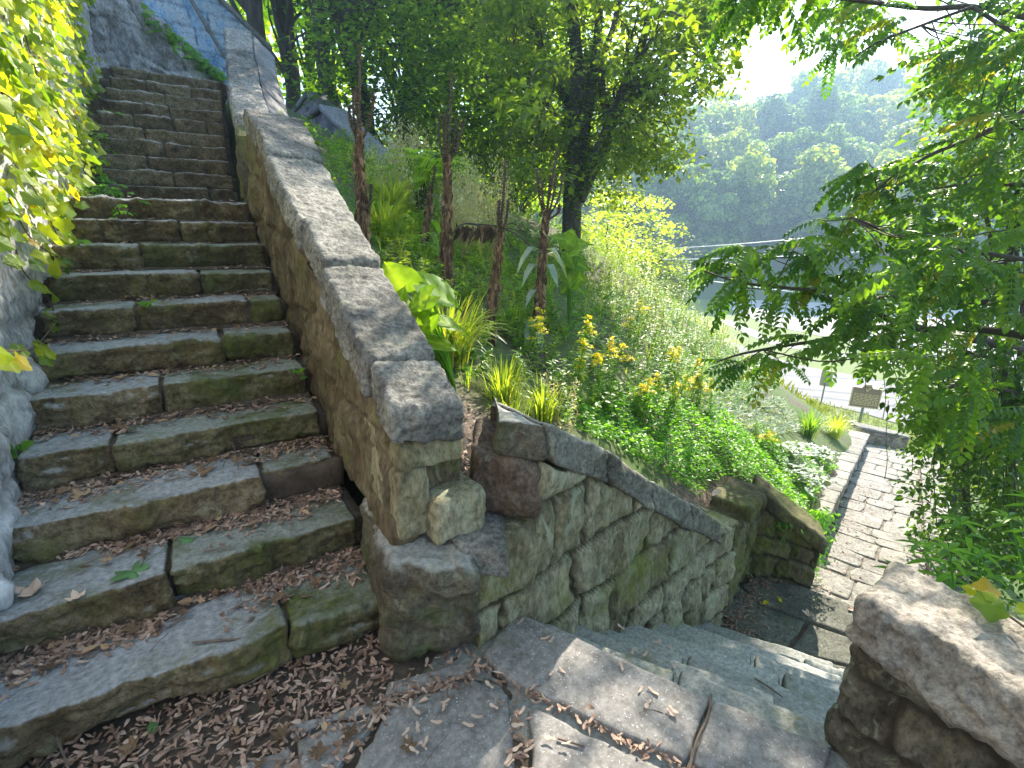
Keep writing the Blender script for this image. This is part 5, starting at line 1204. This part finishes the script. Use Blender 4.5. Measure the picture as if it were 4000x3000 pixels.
for (px, py, dp, h, ns, lab) in [(1215, 800, 4.0, .50, 5, 'goldenrod in yellow bloom at the feet of the dead stalk with limp leaves'), (1295, 800, 4.2, .48, 7, 'goldenrod clump with the brightest yellow plumes on the mid bank'), (1365, 700, 5.6, .62, 6, 'tall goldenrod in bloom in front of the sunlit yellow tree'), (1400, 850, 4.6, .36, 5, 'goldenrod with small yellow heads on the open right of the bank'), (1428, 830, 5.0, .36, 4, 'goldenrod at the right edge of the mid bank clump'), (1520, 880, 6.0, .45, 6, 'goldenrod against the silvery plants above the path'), (1655, 1010, 6.6, .35, 4, 'low goldenrod in the ground cover near the path wall'), (1460, 800, 6.0, .4, 5, 'goldenrod to the left of the silvery plants')]:
    b5 = Bag(); fl_ = Bag(); b_ = PD(px, py, dp); b_[2] = gz(b_[0], b_[1]); T = thing('goldenrod', b_, lab, 'flower')
    for k in range(ns):
        herb(b5, b_+np.array([rng.normal(0, .11), rng.normal(0, .11), 0]), h*rng.uniform(.8, 1.15), .10, 75, .085, fl_ if k % 3 == 0 or rng.random() < .3 else None)
        if fl_.n: fl_.build('flower_head', M_flower, T); fl_ = Bag()
    b5.build('foliage', M_weed, T)
# feathery pale shrubs, fern leaved sumac
for (px, py, dp, rr, lab) in [(1062, 450, 6.2, .34, 'pale feathery shrub in front of the big tree foot'), (835, 400, 6.0, .32, 'pale feathery shrub behind the leftmost dead stalk'), (880, 330, 7.0, .30, 'tall pale feathery plant against the dark wood'), (995, 420, 6.4, .3, 'pale feathery plant right of the tallest stalk'), (1000, 470, 5.6, .24, 'small pale feathery plant behind the tallest stalk')]:
    b5 = Bag(); c0 = PD(px, py, dp); g_ = gz(c0[0], c0[1])
    for k in range(26):
        c = c0+rng.normal(0, rr*.5, 3); V, Q = tube(smoothline([(c0[0]+rng.normal(0, .06), c0[1]+rng.normal(0, .06), g_-.02), (c0+c)/2-[0, 0, .2], c], 4), .004, 4); b5.add(V, None, Q, .2)
        n = 110; o = rng.normal(0, 1, (n, 3))*np.array([.06, .06, .13]); scatter(b5, L_tiny(.18, .05), c+o, rdir(n, .1, 1), rng.uniform(.02, .05, n))
    tag(b5.build('feathery_shrub', M_feath), lab, 'shrub')
b5 = Bag(); c0 = PD(905, 400, 6.6); g_ = gz(c0[0], c0[1]); T = thing('sumac', (c0[0], c0[1], g_), 'bright fern leaved sumac bush glowing green behind the grass between the dead stalks', 'shrub'); b6 = Bag()
for k in range(30):
    c = PD(905+rng.normal(0, 32), 362+rng.normal(0, 22), 6.6+rng.normal(0, .2)); V, Q = tube([(c0[0], c0[1], g_-.02), (c+c0)/2, c], .007, 4); b6.add(V, None, Q)
    for j in range(5): scatter(b5, L_pinnate(9, .04, .2, .4), c[None], rdir(1, -.3, .4), rng.uniform(.25, .45))
b6.build('stem', M_twig, T, True); b5.build('foliage', M_big, T)
b5 = Bag(); c0 = at(1222, 925)
for k in range(6):
    tp_ = herb(b5, c0+np.array([rng.normal(0, .03), rng.normal(0, .03), 0]), rng.uniform(.26, .40), .06, 20, .03); n = 60
    scatter(b5, TINY, tp_-np.array([0, 0, 1])*rng.uniform(0, .22, n)[:, None]+rng.normal(0, .012, (n, 3)), rdir(n, 0, 1), rng.uniform(.012, .02, n))
tag(b5.build('seeding_weed', M_feath), 'thin pale seeding weed standing above the first stones of the low wall', 'weed')

# undergrowth and ground cover that nobody could count
def region_points(poly, n, dmin=1.5):
    out = []
    while len(out) < n:
        x = rng.uniform(1.7, 26, 4000); y = rng.uniform(-1.5, 22, 4000); w_ = 1/(1+((x-2)**2+(y-1)**2)*.022); k = rng.random(4000) < w_*1.6
        x, y = x[k], y[k]; z = ground(x, y); P = np.stack([x, y, z], -1); px, py = proj(P)
        ok = inpoly(px, py, poly) & ~((x < 1.9) & (y < 7)); a = (x-PA[0])*PDIR[0]+(y-PA[1])*PDIR[1]; c = (x-PA[0])*PNR[0]+(y-PA[1])*PNR[1]; ok &= ~((c > -.2) & (a > -1)); out += list(P[ok])
    return np.array(out[:n])
bank = [(760, 300), (1000, 380), (1300, 470), (1560, 600), (1720, 830), (1560, 860), (1420, 930), (1250, 900), (1120, 800), (1010, 740), (900, 600), (780, 450), (700, 330)]
ub = Bag(); Pn = region_points(bank, 2300)
for p in Pn:
    near = np.linalg.norm(p-CAMO); h = rng.uniform(.12, .34)*(1.5 if near > 6 else .85)
    if rng.random() < .75: herb(ub, p, h, .08, int(rng.integers(24, 44)), rng.uniform(.05, .10), None, LAN if rng.random() < .7 else SIMPLE, .003)
    else:
        for k in range(9):
            a = rng.uniform(0, 6.28); o = np.array([math.cos(a), math.sin(a), 0]); V, T = BLD[rng.integers(4)]; M = np.stack([np.cross(o, [0, 0, 1]), o, [0, 0, 1]], -1)
            ub.add((V*np.array([1.2, .9, 1]))@M.T*h*.9+p, T, None, .8+.2*rng.random())
for k in range(260):
    x_, y_ = rng.uniform(1.76, 3.2), rng.uniform(.7, 7)
    if np.hypot(x_-2, y_-.25) < .6: continue
    herb(ub, (x_, y_, gz(x_, y_)), rng.uniform(.1, .3), .08, 30, .07, None, SIMPLE if k % 2 else LAN, .003)
tag(ub.build('undergrowth', M_weed), 'tangle of green weeds and grasses over the sunlit bank', 'undergrowth', None, 'stuff')
ub = Bag(); Pn = region_points([(770, 420), (900, 430), (1000, 470), (1200, 560), (1190, 730), (1040, 745), (960, 770), (880, 640), (800, 520)], 700)
for p in Pn:
    if rng.random() < .5: herb(ub, p, rng.uniform(.08, .26), .08, 26, rng.uniform(.05, .09), None, SIMPLE, .003)
    else:
        for k in range(8):
            a = rng.uniform(0, 6.28); o = np.array([math.cos(a), math.sin(a), 0]); V, T = BLD[rng.integers(4)]; M = np.stack([np.cross(o, [0, 0, 1]), o, [0, 0, 1]], -1)
            ub.add((V*np.array([1.4, 1, 1]))@M.T*rng.uniform(.12, .34)+p, T, None, rng.random())
tag(ub.build('rough_grass', M_grass), 'rough bright grass and weeds at the feet of the dead stalks', 'grass', None, 'stuff')
ub = Bag(); Pn = region_points([(1000, 590), (1200, 690), (1420, 640), (1560, 760), (1700, 880), (1500, 900), (1330, 850), (1150, 720), (1010, 640)], 420)
for p in Pn: herb(ub, p, rng.uniform(.18, .42), .1, 40, .07, None, L_simple(.2, .08, .2), .003)
tag(ub.build('leafy_weeds', M_vine), 'bright leafy weeds standing among the goldenrod', 'weeds', None, 'stuff')
ub = Bag(); Pn = region_points([(1240, 560), (1330, 540), (1450, 600), (1580, 690), (1570, 800), (1400, 770), (1280, 680)], 330)
for p in Pn: herb(ub, p, rng.uniform(.3, .85), .14, 46, .085, None, LAN if rng.random() < .5 else SIMPLE, .004)
tag(ub.build('tall_weeds', M_grass), 'tall sunlit weeds along the crest of the bank', 'weeds', None, 'stuff')
gc_poly = [(1195, 905), (1290, 850), (1420, 860), (1560, 900), (1700, 960), (1810, 1010), (1800, 1120), (1740, 1200), (1665, 1080), (1600, 1040), (1555, 1030), (1500, 1075), (1400, 1010), (1300, 950)]
Pn = region_points(gc_poly, 15000); b5 = Bag(); n = len(Pn); Pn[:, 2] += rng.uniform(.0, .15, n)*sstep(-.3, .4, fbm(Pn*3, 3))
scatter(b5, SIMPLE, Pn, rdir(n, -.1, .5), rng.uniform(.025, .055, n), None, rdir(n, .4, 1))
# spill over the corner wall
n = 2600; t = rng.random(n); hgt = rng.random(n); A_ = np.array([5.02, .28]); B_ = np.array([5.75, .20])
pp_ = np.stack([A_[0]+(B_[0]-A_[0])*t+rng.normal(0, .05, n), A_[1]+(B_[1]-A_[1])*t-.25*t*0+rng.normal(0, .06, n), -.82-hgt**1.3*.72*np.clip(t*1.9, 0, 1)-.12*t], -1); pp_[:, 1] -= .30*sstep(0, .6, t)*np.sin(hgt*1.5)*0
scatter(b5, SIMPLE, pp_, rdir(n, -.9, .1)+np.array([.1, -.5, -.3]), rng.uniform(.03, .06, n), None, np.array([.2, -.8, .6]))
tag(b5.build('ground_cover', M_cover), 'bright green ground cover spilling over the low wall', 'ground cover', None, 'stuff')
sv = Bag(); Pn = region_points([(1530, 800), (1600, 790), (1690, 870), (1730, 930), (1640, 960), (1540, 890)], 900)
for p in Pn:
    n = 9; a = rng.uniform(0, 6.28, n); scatter(sv, L_simple(.10, .05, .3), np.repeat((p+[0, 0, .02])[None], n, 0), np.stack([np.cos(a), np.sin(a), rng.uniform(.6, 2, n)], -1), rng.uniform(.07, .16, n))
tag(sv.build('silvery_herb', M_silver), 'silvery blue green herbs carpeting the bank above the path', 'herbs', None, 'stuff')
for (px, py, rr, lab) in [(1728, 1030, .28, 'pale variegated leafy plant at the edge of the path wall'), (1765, 985, .26, 'pale variegated leafy plant a little further along the path wall'), (1700, 985, .22, 'small variegated plant behind the path wall')]:
    b5 = Bag(); c0 = at(px, py+12)
    for k in range(60):
        o = np.array([rng.normal(0, rr*.45), rng.normal(0, rr*.45), rng.uniform(.02, .2)]); n = 6; a = rng.uniform(0, 6.28, n); scatter(b5, L_simple(.2, .06, .2), np.repeat((c0+o)[None], n, 0), np.stack([np.cos(a), np.sin(a), rng.uniform(0, .8, n)], -1), rng.uniform(.06, .12, n))
    tag(b5.build('variegated_plant', M_silver), lab, 'plant')
tw = Bag()
for k in range(70):
    p = np.array([rng.uniform(3.5, 4.7), 0, 0]); p[1] = .115+(p[0]-4.1)*.33+rng.uniform(.1, .5); p[2] = gz(p[0], p[1])+.03; a = rng.uniform(0, 3.14); d = np.array([math.cos(a), math.sin(a), rng.normal(0, .2)])*rng.uniform(.06, .22)
    V, Q = tube(smoothline([p-d, p+[0, 0, .03], p+d], 3), .003, 4); tw.add(V, None, Q)
tag(tw.build('dry_twigs', M_stick), 'tangle of dry twigs on the bare soil behind the mossy corner', 'twigs', None, 'stuff')
# grass of the verge near the marker
gb = Bag(); n = 9000; x = rng.uniform(14, 26.4, n); y = rng.uniform(-2, 13, n); z = ground(x, y); z = np.maximum(z, np.where(x > 23.7, -6.53, -9)); a = rng.uniform(0, 6.28, n)
scatter(gb, L_tiny(.10, .02), np.stack([x, y, z], -1), np.stack([np.cos(a)*.5, np.sin(a)*.5, np.ones(n)], -1), rng.uniform(.12, .32, n), None, rdir(n, -.3, .3)); tag(gb.build('verge_grass', M_lawn), 'sunlit grass of the verge', 'grass', None, 'stuff')

# weed with long leaves beyond the right parapet
def longweed(base, stems, label, mat=M_vine, ls=.17):
    T = thing('tall_weed', base, label, 'weed'); b5 = Bag(); b6 = Bag()
    for pts, nl in stems:
        P = smoothline(pts, 6); V, Q = tube(P, np.linspace(.009, .003, len(P)), 6); b6.add(V, None, Q)
        for k in range(nl):
            t = .25+.75*k/nl; i = int(t*(len(P)-1)); a = k*2.4+rng.normal(0, .3); d = np.array([math.cos(a), math.sin(a), rng.uniform(-.25, .35)]); scatter(b5, L_simple(.15, .12, .35), P[i][None], d[None], ls*rng.uniform(.7, 1.2)*(1.15-.5*t))
        n = 6; a = np.arange(n)*1.05; scatter(b5, L_simple(.15, .1, .3), np.repeat(P[-1][None], n, 0), np.stack([np.cos(a), np.sin(a), np.full(n, .3)], -1), ls*.7)
    b6.build('stem', M_vine, T, True); b5.build('leaves', mat, T)
for k, (st_list, lab) in enumerate([([[(2030, 1420), (2000, 1300), (1945, 1240)], [(2060, 1420), (2060, 1280), (2050, 1190)]], 'tall weed with long pointed leaves leaning over the end of the landing parapet'),
                                    ([[(2140, 1440), (2120, 1250), (2075, 1130)], [(2150, 1440), (2140, 1300), (2120, 1200)], [(2100, 1420), (2030, 1250), (1985, 1180)]], 'tallest long leaved weed rising behind the middle of the landing parapet'),
                                    ([[(2230, 1440), (2215, 1260), (2180, 1120)], [(2260, 1440), (2250, 1250), (2225, 1080)]], 'long leaved weed at the right edge behind the landing parapet')]):
    dep = 2.5+.25*k; sts = [([PD(x, y, dep+rng.normal(0, .1)) for x, y in st_], 15) for st_ in st_list]; base = sts[0][0][0]; longweed(base, sts, lab)
pv = thing('parapet_vine', PZ(2180, 1330, .6), 'yellow green lobed vine shoot creeping over the sunlit parapet coping at the right edge', 'vine'); b5 = Bag(); b6 = Bag()
q = smoothline([PZ(2260, 1390, .64), PZ(2200, 1345, .64), PZ(2140, 1305, .64), PZ(2110, 1290, .62)], 5); V, Q = tube(q, .004, 5); b6.add(V, None, Q)
for k, i in enumerate(np.linspace(1, len(q)-1, 10).astype(int)): scatter(b5, LOB3, q[i][None]+[0, 0, .02], rdir(1, -.1, .4), [.10, .05, .085, .06, .09, .05, .07, .045, .05, .04][k], None, np.array([[-.3, -.4, .9]]))
b6.build('stem', M_twig, pv, True); b5.build('foliage', M_ivy, pv)

# ------------------------------------------------------------------ litter
rng = np.random.default_rng(71)
def samara():
    x = np.linspace(0, 1, 7); w_ = np.array([.09, .14, .10, .14, .18, .17, .06]); cy = .05*np.sin(x*2.6); V = []; T = []
    for i in range(7): V += [(cy[i]-w_[i], x[i], .04*math.sin(i*1.3)), (cy[i]+w_[i]*.8, x[i], .05*math.cos(i*1.1)+.03)]
    for i in range(6): k = 2*i; T += [(k, k+1, k+3), (k, k+3, k+2)]
    return np.array(V), np.array(T)
SAM = samara()
lb = Bag()
def strew(P, tilt=.25, smin=.024, smax=.05, dark=1.0):
    n = len(P); a = rng.uniform(0, 6.28, n); d = np.stack([np.cos(a), np.sin(a), rng.normal(0, tilt*.5, n)], -1); up = np.stack([rng.normal(0, tilt, n), rng.normal(0, tilt, n), np.ones(n)], -1)
    kk = rng.random(n); sz = rng.uniform(smin, smax*.95, n); va = np.clip(rng.beta(1.6, 2.4, n)*dark, 0, 1)
    for tm, a_, b_2, f_ in ((SAM, 0, .5, 1), (L_simple(.24, .15, .25), .5, .72, .9), (L_simple(.38, .2, .3), .72, .84, .7), (L_tiny(.10, .03), .84, 1, 1.1)):
        q = (kk >= a_) & (kk < b_2); scatter(lb, tm, P[q], d[q], sz[q]*f_, None, up[q], va[q])
for i in range(1, 12):
    y, z, xl, xr = NOSE[i]; num = int([1000, 760, 640, 440, 420, 240, 150, 110, 90, 60, 30][i-1])
    x = xl+(xr-xl)*rng.random(num*3)**1.15; t = 1-np.abs(rng.normal(0, .38, num*3)); yy = y+.05+(TRD-.06)*t
    k = (t > .12) & (fbm(np.stack([x*5, yy*8, np.full(len(x), i*7.)], -1), 2) > -.75+.9*(1-t)); x, yy, t = x[k][:num], yy[k][:num], t[k][:num]
    strew(np.stack([x, yy, z+.006+.016*rng.random(len(x))*t], -1), .3)
# drift of seeds at the foot of the stairs and round the boulder
num = 9000; x = rng.uniform(-.1, 1.75, num); y = rng.uniform(-.95, -.0, num); dline = y-(-.43-.12*np.sin(x*3)-(.22*(1-x/1.3)))
dens = sstep(-.16, .10, dline+.10*fbm(np.stack([x*4, y*4, x*0], -1), 3))
k = (rng.random(num) < dens*.52) & ~((x > 1.24) & (y > -.30)) & ((x-edge[0])*ed_n[0]+(y-edge[1])*ed_n[1] < -.22)
strew(np.stack([x[k], y[k], rng.uniform(.0, .022, k.sum())-.012], -1), .4)
# seeds packed into the joints of the flags
for (p, q_, m_) in ((z8([(870, 1010), (2212, 1680)]), None, 130), (z8([(1120, 1250), (1165, 1659)]), None, 40), (z8([(290, 1300), (900, 1070)]), None, 90), (z8([(0, 1600), (300, 1300)]), None, 40)):
    t = rng.random(m_); P = np.array(p[0])+(np.array(p[1])-np.array(p[0]))*t[:, None]+rng.normal(0, .016, (m_, 2)); strew(np.c_[P, rng.uniform(.0, .014, m_)], .4)
# lower landing litter
x = rng.uniform(4.1, 5.1, 260); y = .1+(x-4.1)*.33-np.abs(rng.normal(0, .16, 260)); strew(np.stack([x, y, np.full(260, zl_+.012)], -1), .3, .03, .06, .7)
a_ = rng.uniform(0, 5, 260); c_ = np.abs(rng.normal(0, .25, 260)); P = PA[:2]+PDIR*a_[:, None]+PNR*c_[:, None]; strew(np.c_[P, pathz(P[:, 0], P[:, 1])+.012], .3, .03, .06, .8)
x = rng.uniform(1.72, 2.5, 900); y = rng.uniform(-.1, .7, 900); kq = np.hypot(x-2, y-.25) < .55+rng.normal(0, .1, 900); x, y = x[kq], y[kq]; strew(np.stack([x, y, ground(x, y)+.02], -1), .4, .015, .04)
tag(lb.build('leaf_litter', M_seed), 'drifts of dry brown maple seeds and leaf bits on the steps and paving', 'leaf litter', None, 'stuff')
tb = Bag()
for k in range(160):
    i = rng.integers(0, 9); 
    if i == 0: p = np.array([rng.uniform(-.05, 1.5), rng.uniform(-.75, -.1), .015])
    else: yy, zz, xl, xr = NOSE[i]; p = np.array([rng.uniform(xl, xr), yy+rng.uniform(.1, .3), zz+.016])
    if p[0] > 1.2 and p[1] > -.35: continue
    a = rng.uniform(0, 6.28); d = np.array([math.cos(a), math.sin(a), 0])*rng.uniform(.02, .07); V, Q = tube([p-d, p+[0, 0, .008], p+d], .0016, 4); tb.add(V, None, Q)
tag(tb.build('small_twigs', M_stick), 'short broken twigs among the dry seeds on the steps', 'twigs', None, 'stuff')
dirt = Bag()
def dirtstrip(A, B, nrm, z, wd):
    n = 60; t = np.linspace(0, 1, n); P = np.asarray(A)+(np.asarray(B)-np.asarray(A))*t[:, None]
    w_ = wd*(.55+.9*np.clip(fbm(np.c_[P*5, t*0+z*9], 3)+.3, 0, 1.4)); rows = []
    for q_ in np.linspace(0, 1, 6): rows.append(np.c_[P+np.asarray(nrm)*(w_*q_)[:, None], z+.014*(1-q_**2)-.006*q_+.004*fbm(np.c_[P*30, q_+t*0+z], 2)])
    V = np.stack(rows, 1).reshape(-1, 3); dirt.add(V, None, grid_faces(n, 6, 0, True))
for i in range(1, 11):
    y, z, xl, xr = NOSE[i]; dirtstrip((xl, y+TRD+.01), (xr, y+TRD+.01), (0, -1), z+.004, .075)
for k in range(1, len(LOWT)): E0, z = LOWT[k]; E1, z1 = LOWT[k-1]; dirtstrip(E1+ed_d*.1-ed_n*.07, E1+ed_d*1.74-ed_n*.07, ed_n, z+.008, .11)
tag(dirt.build('dirt', M_soil, None, True), 'dark crumbly dirt packed along the back of the treads', 'dirt', None, 'stuff')
bits = Bag()
for k in range(150):
    i = int(rng.integers(0, 8))
    if i == 0: p = np.array([rng.uniform(0, 1.2), rng.uniform(-.6, -.1), .02])
    else: yy, zz, xl, xr = NOSE[i]; p = np.array([rng.uniform(xl, xr), yy+rng.uniform(.14, .31), zz+.022])
    V, T = (L_lobed(5, .5, .8), SIMPLE)[k % 2]; V = V.copy(); V[:, 2] += rng.uniform(.2, .8)*(V[:, 0]**2*2+(V[:, 1]-.5)**2)
    scatter(bits, (V, T), p[None], rdir(1, -.2, .2), rng.uniform(.03, .065), None, np.array([[rng.normal(0, .3), rng.normal(0, .3), 1.]]))
tag(bits.build('crumpled_leaves', M_dry), 'crumpled brown leaf scraps among the dry seeds', 'leaf litter', None, 'stuff')
# single seeds on the flagstones and the pale steps
sv_, sT = SAM
sp0 = mk('maple_seed', sv_*.04, sT, M_seed, None, False, {'var': np.full(len(sv_), .85)})
sp0.data.attributes['var'].data.foreach_set('value', np.full(len(sv_), .85, np.float32))
seeds = [(z8_, 0.008) for z8_ in [(520, 1375), (480, 1230), (490, 1280), (665, 1260), (680, 1310), (850, 1335), (800, 1380), (600, 1370), (555, 1500), (530, 1570), (580, 1550), (990, 1170), (1020, 1295), (580, 1195), (1150, 1330), (1180, 1390), (1170, 1510), (1180, 1560), (1120, 1605), (1060, 1640), (1380, 1480), (1410, 1510), (1280, 865), (1365, 850), (1140, 775), (1095, 745), (1360, 1060), (1395, 1035), (1790, 1060), (1890, 1195), (1945, 1160), (1960, 1235), (2075, 1275), (2060, 990+300), (1215, 1180), (430, 1460), (560, 1530), (455, 1455), (95, 1565), (250, 1360)]]
for k, ((x, y), z) in enumerate(seeds):
    p = PZ(719+.35*x, 1078+.35*y, z+.012); o = sp0 if k == 0 else sp0.copy()
    if k: COL.objects.link(o)
    o.location = p; o.rotation_euler = (rng.normal(0, .12), rng.normal(0, .12), rng.uniform(0, 6.28)); o.scale = (rng.uniform(.8, 1.2),)*3
    tag(o, 'single pale winged maple seed lying on the grey flagstones', 'seed', 'maple seeds scattered on the flagstones')
for k, (x, y, kk) in enumerate([(1735, 950, 1), (1855, 920, 2), (1915, 970, 2), (2090, 1000, 2), (2100, 945, 3), (1970, 880, 3), (1800, 805, 2), (2020, 900, 3)]):
    p = PZ(719+.35*x, 1078+.35*y, -kk*RIS+.02); o = sp0.copy(); COL.objects.link(o); o.location = p; o.rotation_euler = (.05, .05, rng.uniform(0, 6.28)); tag(o, 'single pale winged maple seed lying on the pale descending steps', 'seed', 'maple seeds on the descending steps')
def fallen(px, py, z, size, mat, tm, name, label, rot, curl=0, cat='leaf', stalk=True, var=.5):
    p = PZ(px, py, z+.008); V, T = tm; V = V.copy(); V[:, 2] += curl*(V[:, 0]**2*2.2+(V[:, 1]-.5)**2*1.5)
    c, s2 = math.cos(rot), math.sin(rot); W = V@np.array([[c, s2, 0], [-s2, c, 0], [0, 0, 1]])*size+p
    if not stalk: return tag(mk(name, W, T, mat, None, False, {'var': np.full(len(W), var)}), label, cat)
    Tt = thing(name, p, label, cat); mk('blade', W, T, mat, Tt, False, {'var': np.full(len(W), var)})
    q = np.array([[0, .2, .01], [.02, -.25, .04], [.05, -.75, .06]])@np.array([[c, s2, 0], [-s2, c, 0], [0, 0, 1]])*size+p; V, Q = tube(smoothline(q, 4), .0016, 5); mk('leaf_stalk', V, Q, mat, Tt, True, {'var': np.full(len(V), .5)}); return Tt
MAP = L_lobed(5, .55, .8)
fallen(315, 1215, 2*RIS, .135, M_greenleaf, MAP, 'maple_leaf', 'fresh green fallen maple leaf lying on the second step', R(128), .10)
fallen(422, 1165, 2*RIS, .07, M_greenleaf, LOB5, 'fallen_leaf', 'small pale green leaf on the second step right of the maple leaf', R(60), .05, stalk=False)
fallen(405, 1030, 3*RIS, .12, M_dry, MAP, 'dead_leaf', 'large curled dead brown maple leaf on the third step', R(-80), .45, stalk=True)
fallen(170, 1300, 2*RIS, .06, M_seed, LOB5, 'dead_leaf', 'small curled yellow brown leaf near the front edge of the second step', R(20), .7, stalk=False, var=.9)
fallen(100, 1275, 2*RIS, .10, M_seed, LOB5, 'dead_leaf', 'curled tan and black dead leaf at the left end of the second step', R(70), .6, stalk=False, var=.7)
fallen(190, 1075, 3*RIS, .08, M_dry, LOB5, 'dead_leaf', 'small dark brown leaf on the third step at the left', R(40), .6, stalk=False, var=.8)
fallen(332, 1585, 0, .065, M_greenleaf, SIMPLE, 'fallen_leaf', 'small dark green leaf half buried in the seeds at the foot of the stairs', R(10), .1, stalk=False)
fallen(1757, 1330, zl_, .09, M_seed, LOB5, 'dead_leaf', 'pinkish brown curled leaf in the middle of the lower landing', R(30), .5, stalk=False, var=.9)
fallen(1660, 1300, zl_, .08, M_flower, SIMPLE, 'fallen_leaf', 'small yellow leaf by the mossy wall on the lower landing', R(80), .2, stalk=False)
fallen(1680, 1290, zl_, .07, M_flower, SIMPLE, 'fallen_leaf', 'smaller yellow leaf beside the mossy corner of the lower landing', R(150), .2, stalk=False)
fallen(1835, 1310, zl_, .08, M_seed, LOB5, 'dead_leaf', 'orange brown leaf at the far edge of the lower landing', R(150), .4, stalk=False, var=.6)
fallen(1555, 1060, -.36, .12, M_seed, SIMPLE, 'dead_leaf', 'tan dead leaf lying on top of the mossy corner wall', R(100), .3, stalk=False, var=.9)
def stick(pts, r, label, mat=None):
    V, Q = tube(smoothline(pts, 5), r, 6); return tag(mk('stick', V, Q, mat or M_stick, None, True), label, 'stick')
stick([PZ(160, 1700, .01), PZ(140, 1640, .06), PZ(122, 1592, .16)], .004, 'bent brown twig sticking up from the seeds at the bottom left')
p = PZ(515, 1015, 3*RIS); stick([p, p+[0, 0, .07], p+[-.003, 0, .135]], .0022, 'thin upright grass stem standing on the third step')
stick([PZ(*q, .018) for q in ((260, 1670), (420, 1560), (500, 1500), (590, 1445))], .003, 'long thin pale twig lying across the seeds at the foot of the stairs')
stick([PZ(*q, RIS+.014) for q in ((416, 1388), (470, 1384), (520, 1380))][::1], .004, 'short dark stick lying on the first step')
stick([PZ(*q, 2*RIS+.014) for q in ((440, 1192), (500, 1180))], .004, 'short dark stick lying on the second step beside the pale leaf')
stick([PZ(*q, .012) for q in ((1488, 1668), (1505, 1600), (1530, 1545), (1536, 1500))], .005, 'dark twig stuck in the crack of the long landing slab')
stick([PZ(*q, .012) for q in ((1570, 1590), (1590, 1580), (1605, 1565))], .004, 'small bent twig on the long landing slab near its right end')
stick([PZ(*q, .012) for q in ((1380, 1540), (1405, 1533), (1432, 1540))], .002, 'thin curved dark twig on the long landing slab')
stick([PZ(*q, .012) for q in ((1205, 1595), (1262, 1612))], .0035, 'straight pale twig in the sunlit patch of the landing')
stick([PZ(*q, -3*RIS+.02) for q in ((1630, 1465), (1655, 1480), (1690, 1505))], .004, 'dark twig lying on a pale descending step')

# ------------------------------------------------------------------ air
hz = bpy.data.materials.new('air'); hz.use_nodes = True; t = hz.node_tree; t.nodes.clear()
o_ = t.nodes.new('ShaderNodeOutputMaterial'); pv_ = t.nodes.new('ShaderNodeVolumePrincipled'); pv_.inputs['Density'].default_value = HAZE; pv_.inputs['Color'].default_value = (.5, .74, 1, 1); pv_.inputs['Anisotropy'].default_value = .25
t.links.new(pv_.outputs[0], o_.inputs['Volume'])
V = boxc(-940, 950, -940, 950, -8.2, 75); o = mk('haze', V, np.array([(0, 2, 3, 1), (4, 5, 7, 6), (0, 1, 5, 4), (2, 6, 7, 3), (0, 4, 6, 2), (1, 3, 7, 5)]), hz); o.visible_shadow = True; tag(o, 'thin morning haze over the valley', 'haze', None, 'stuff')
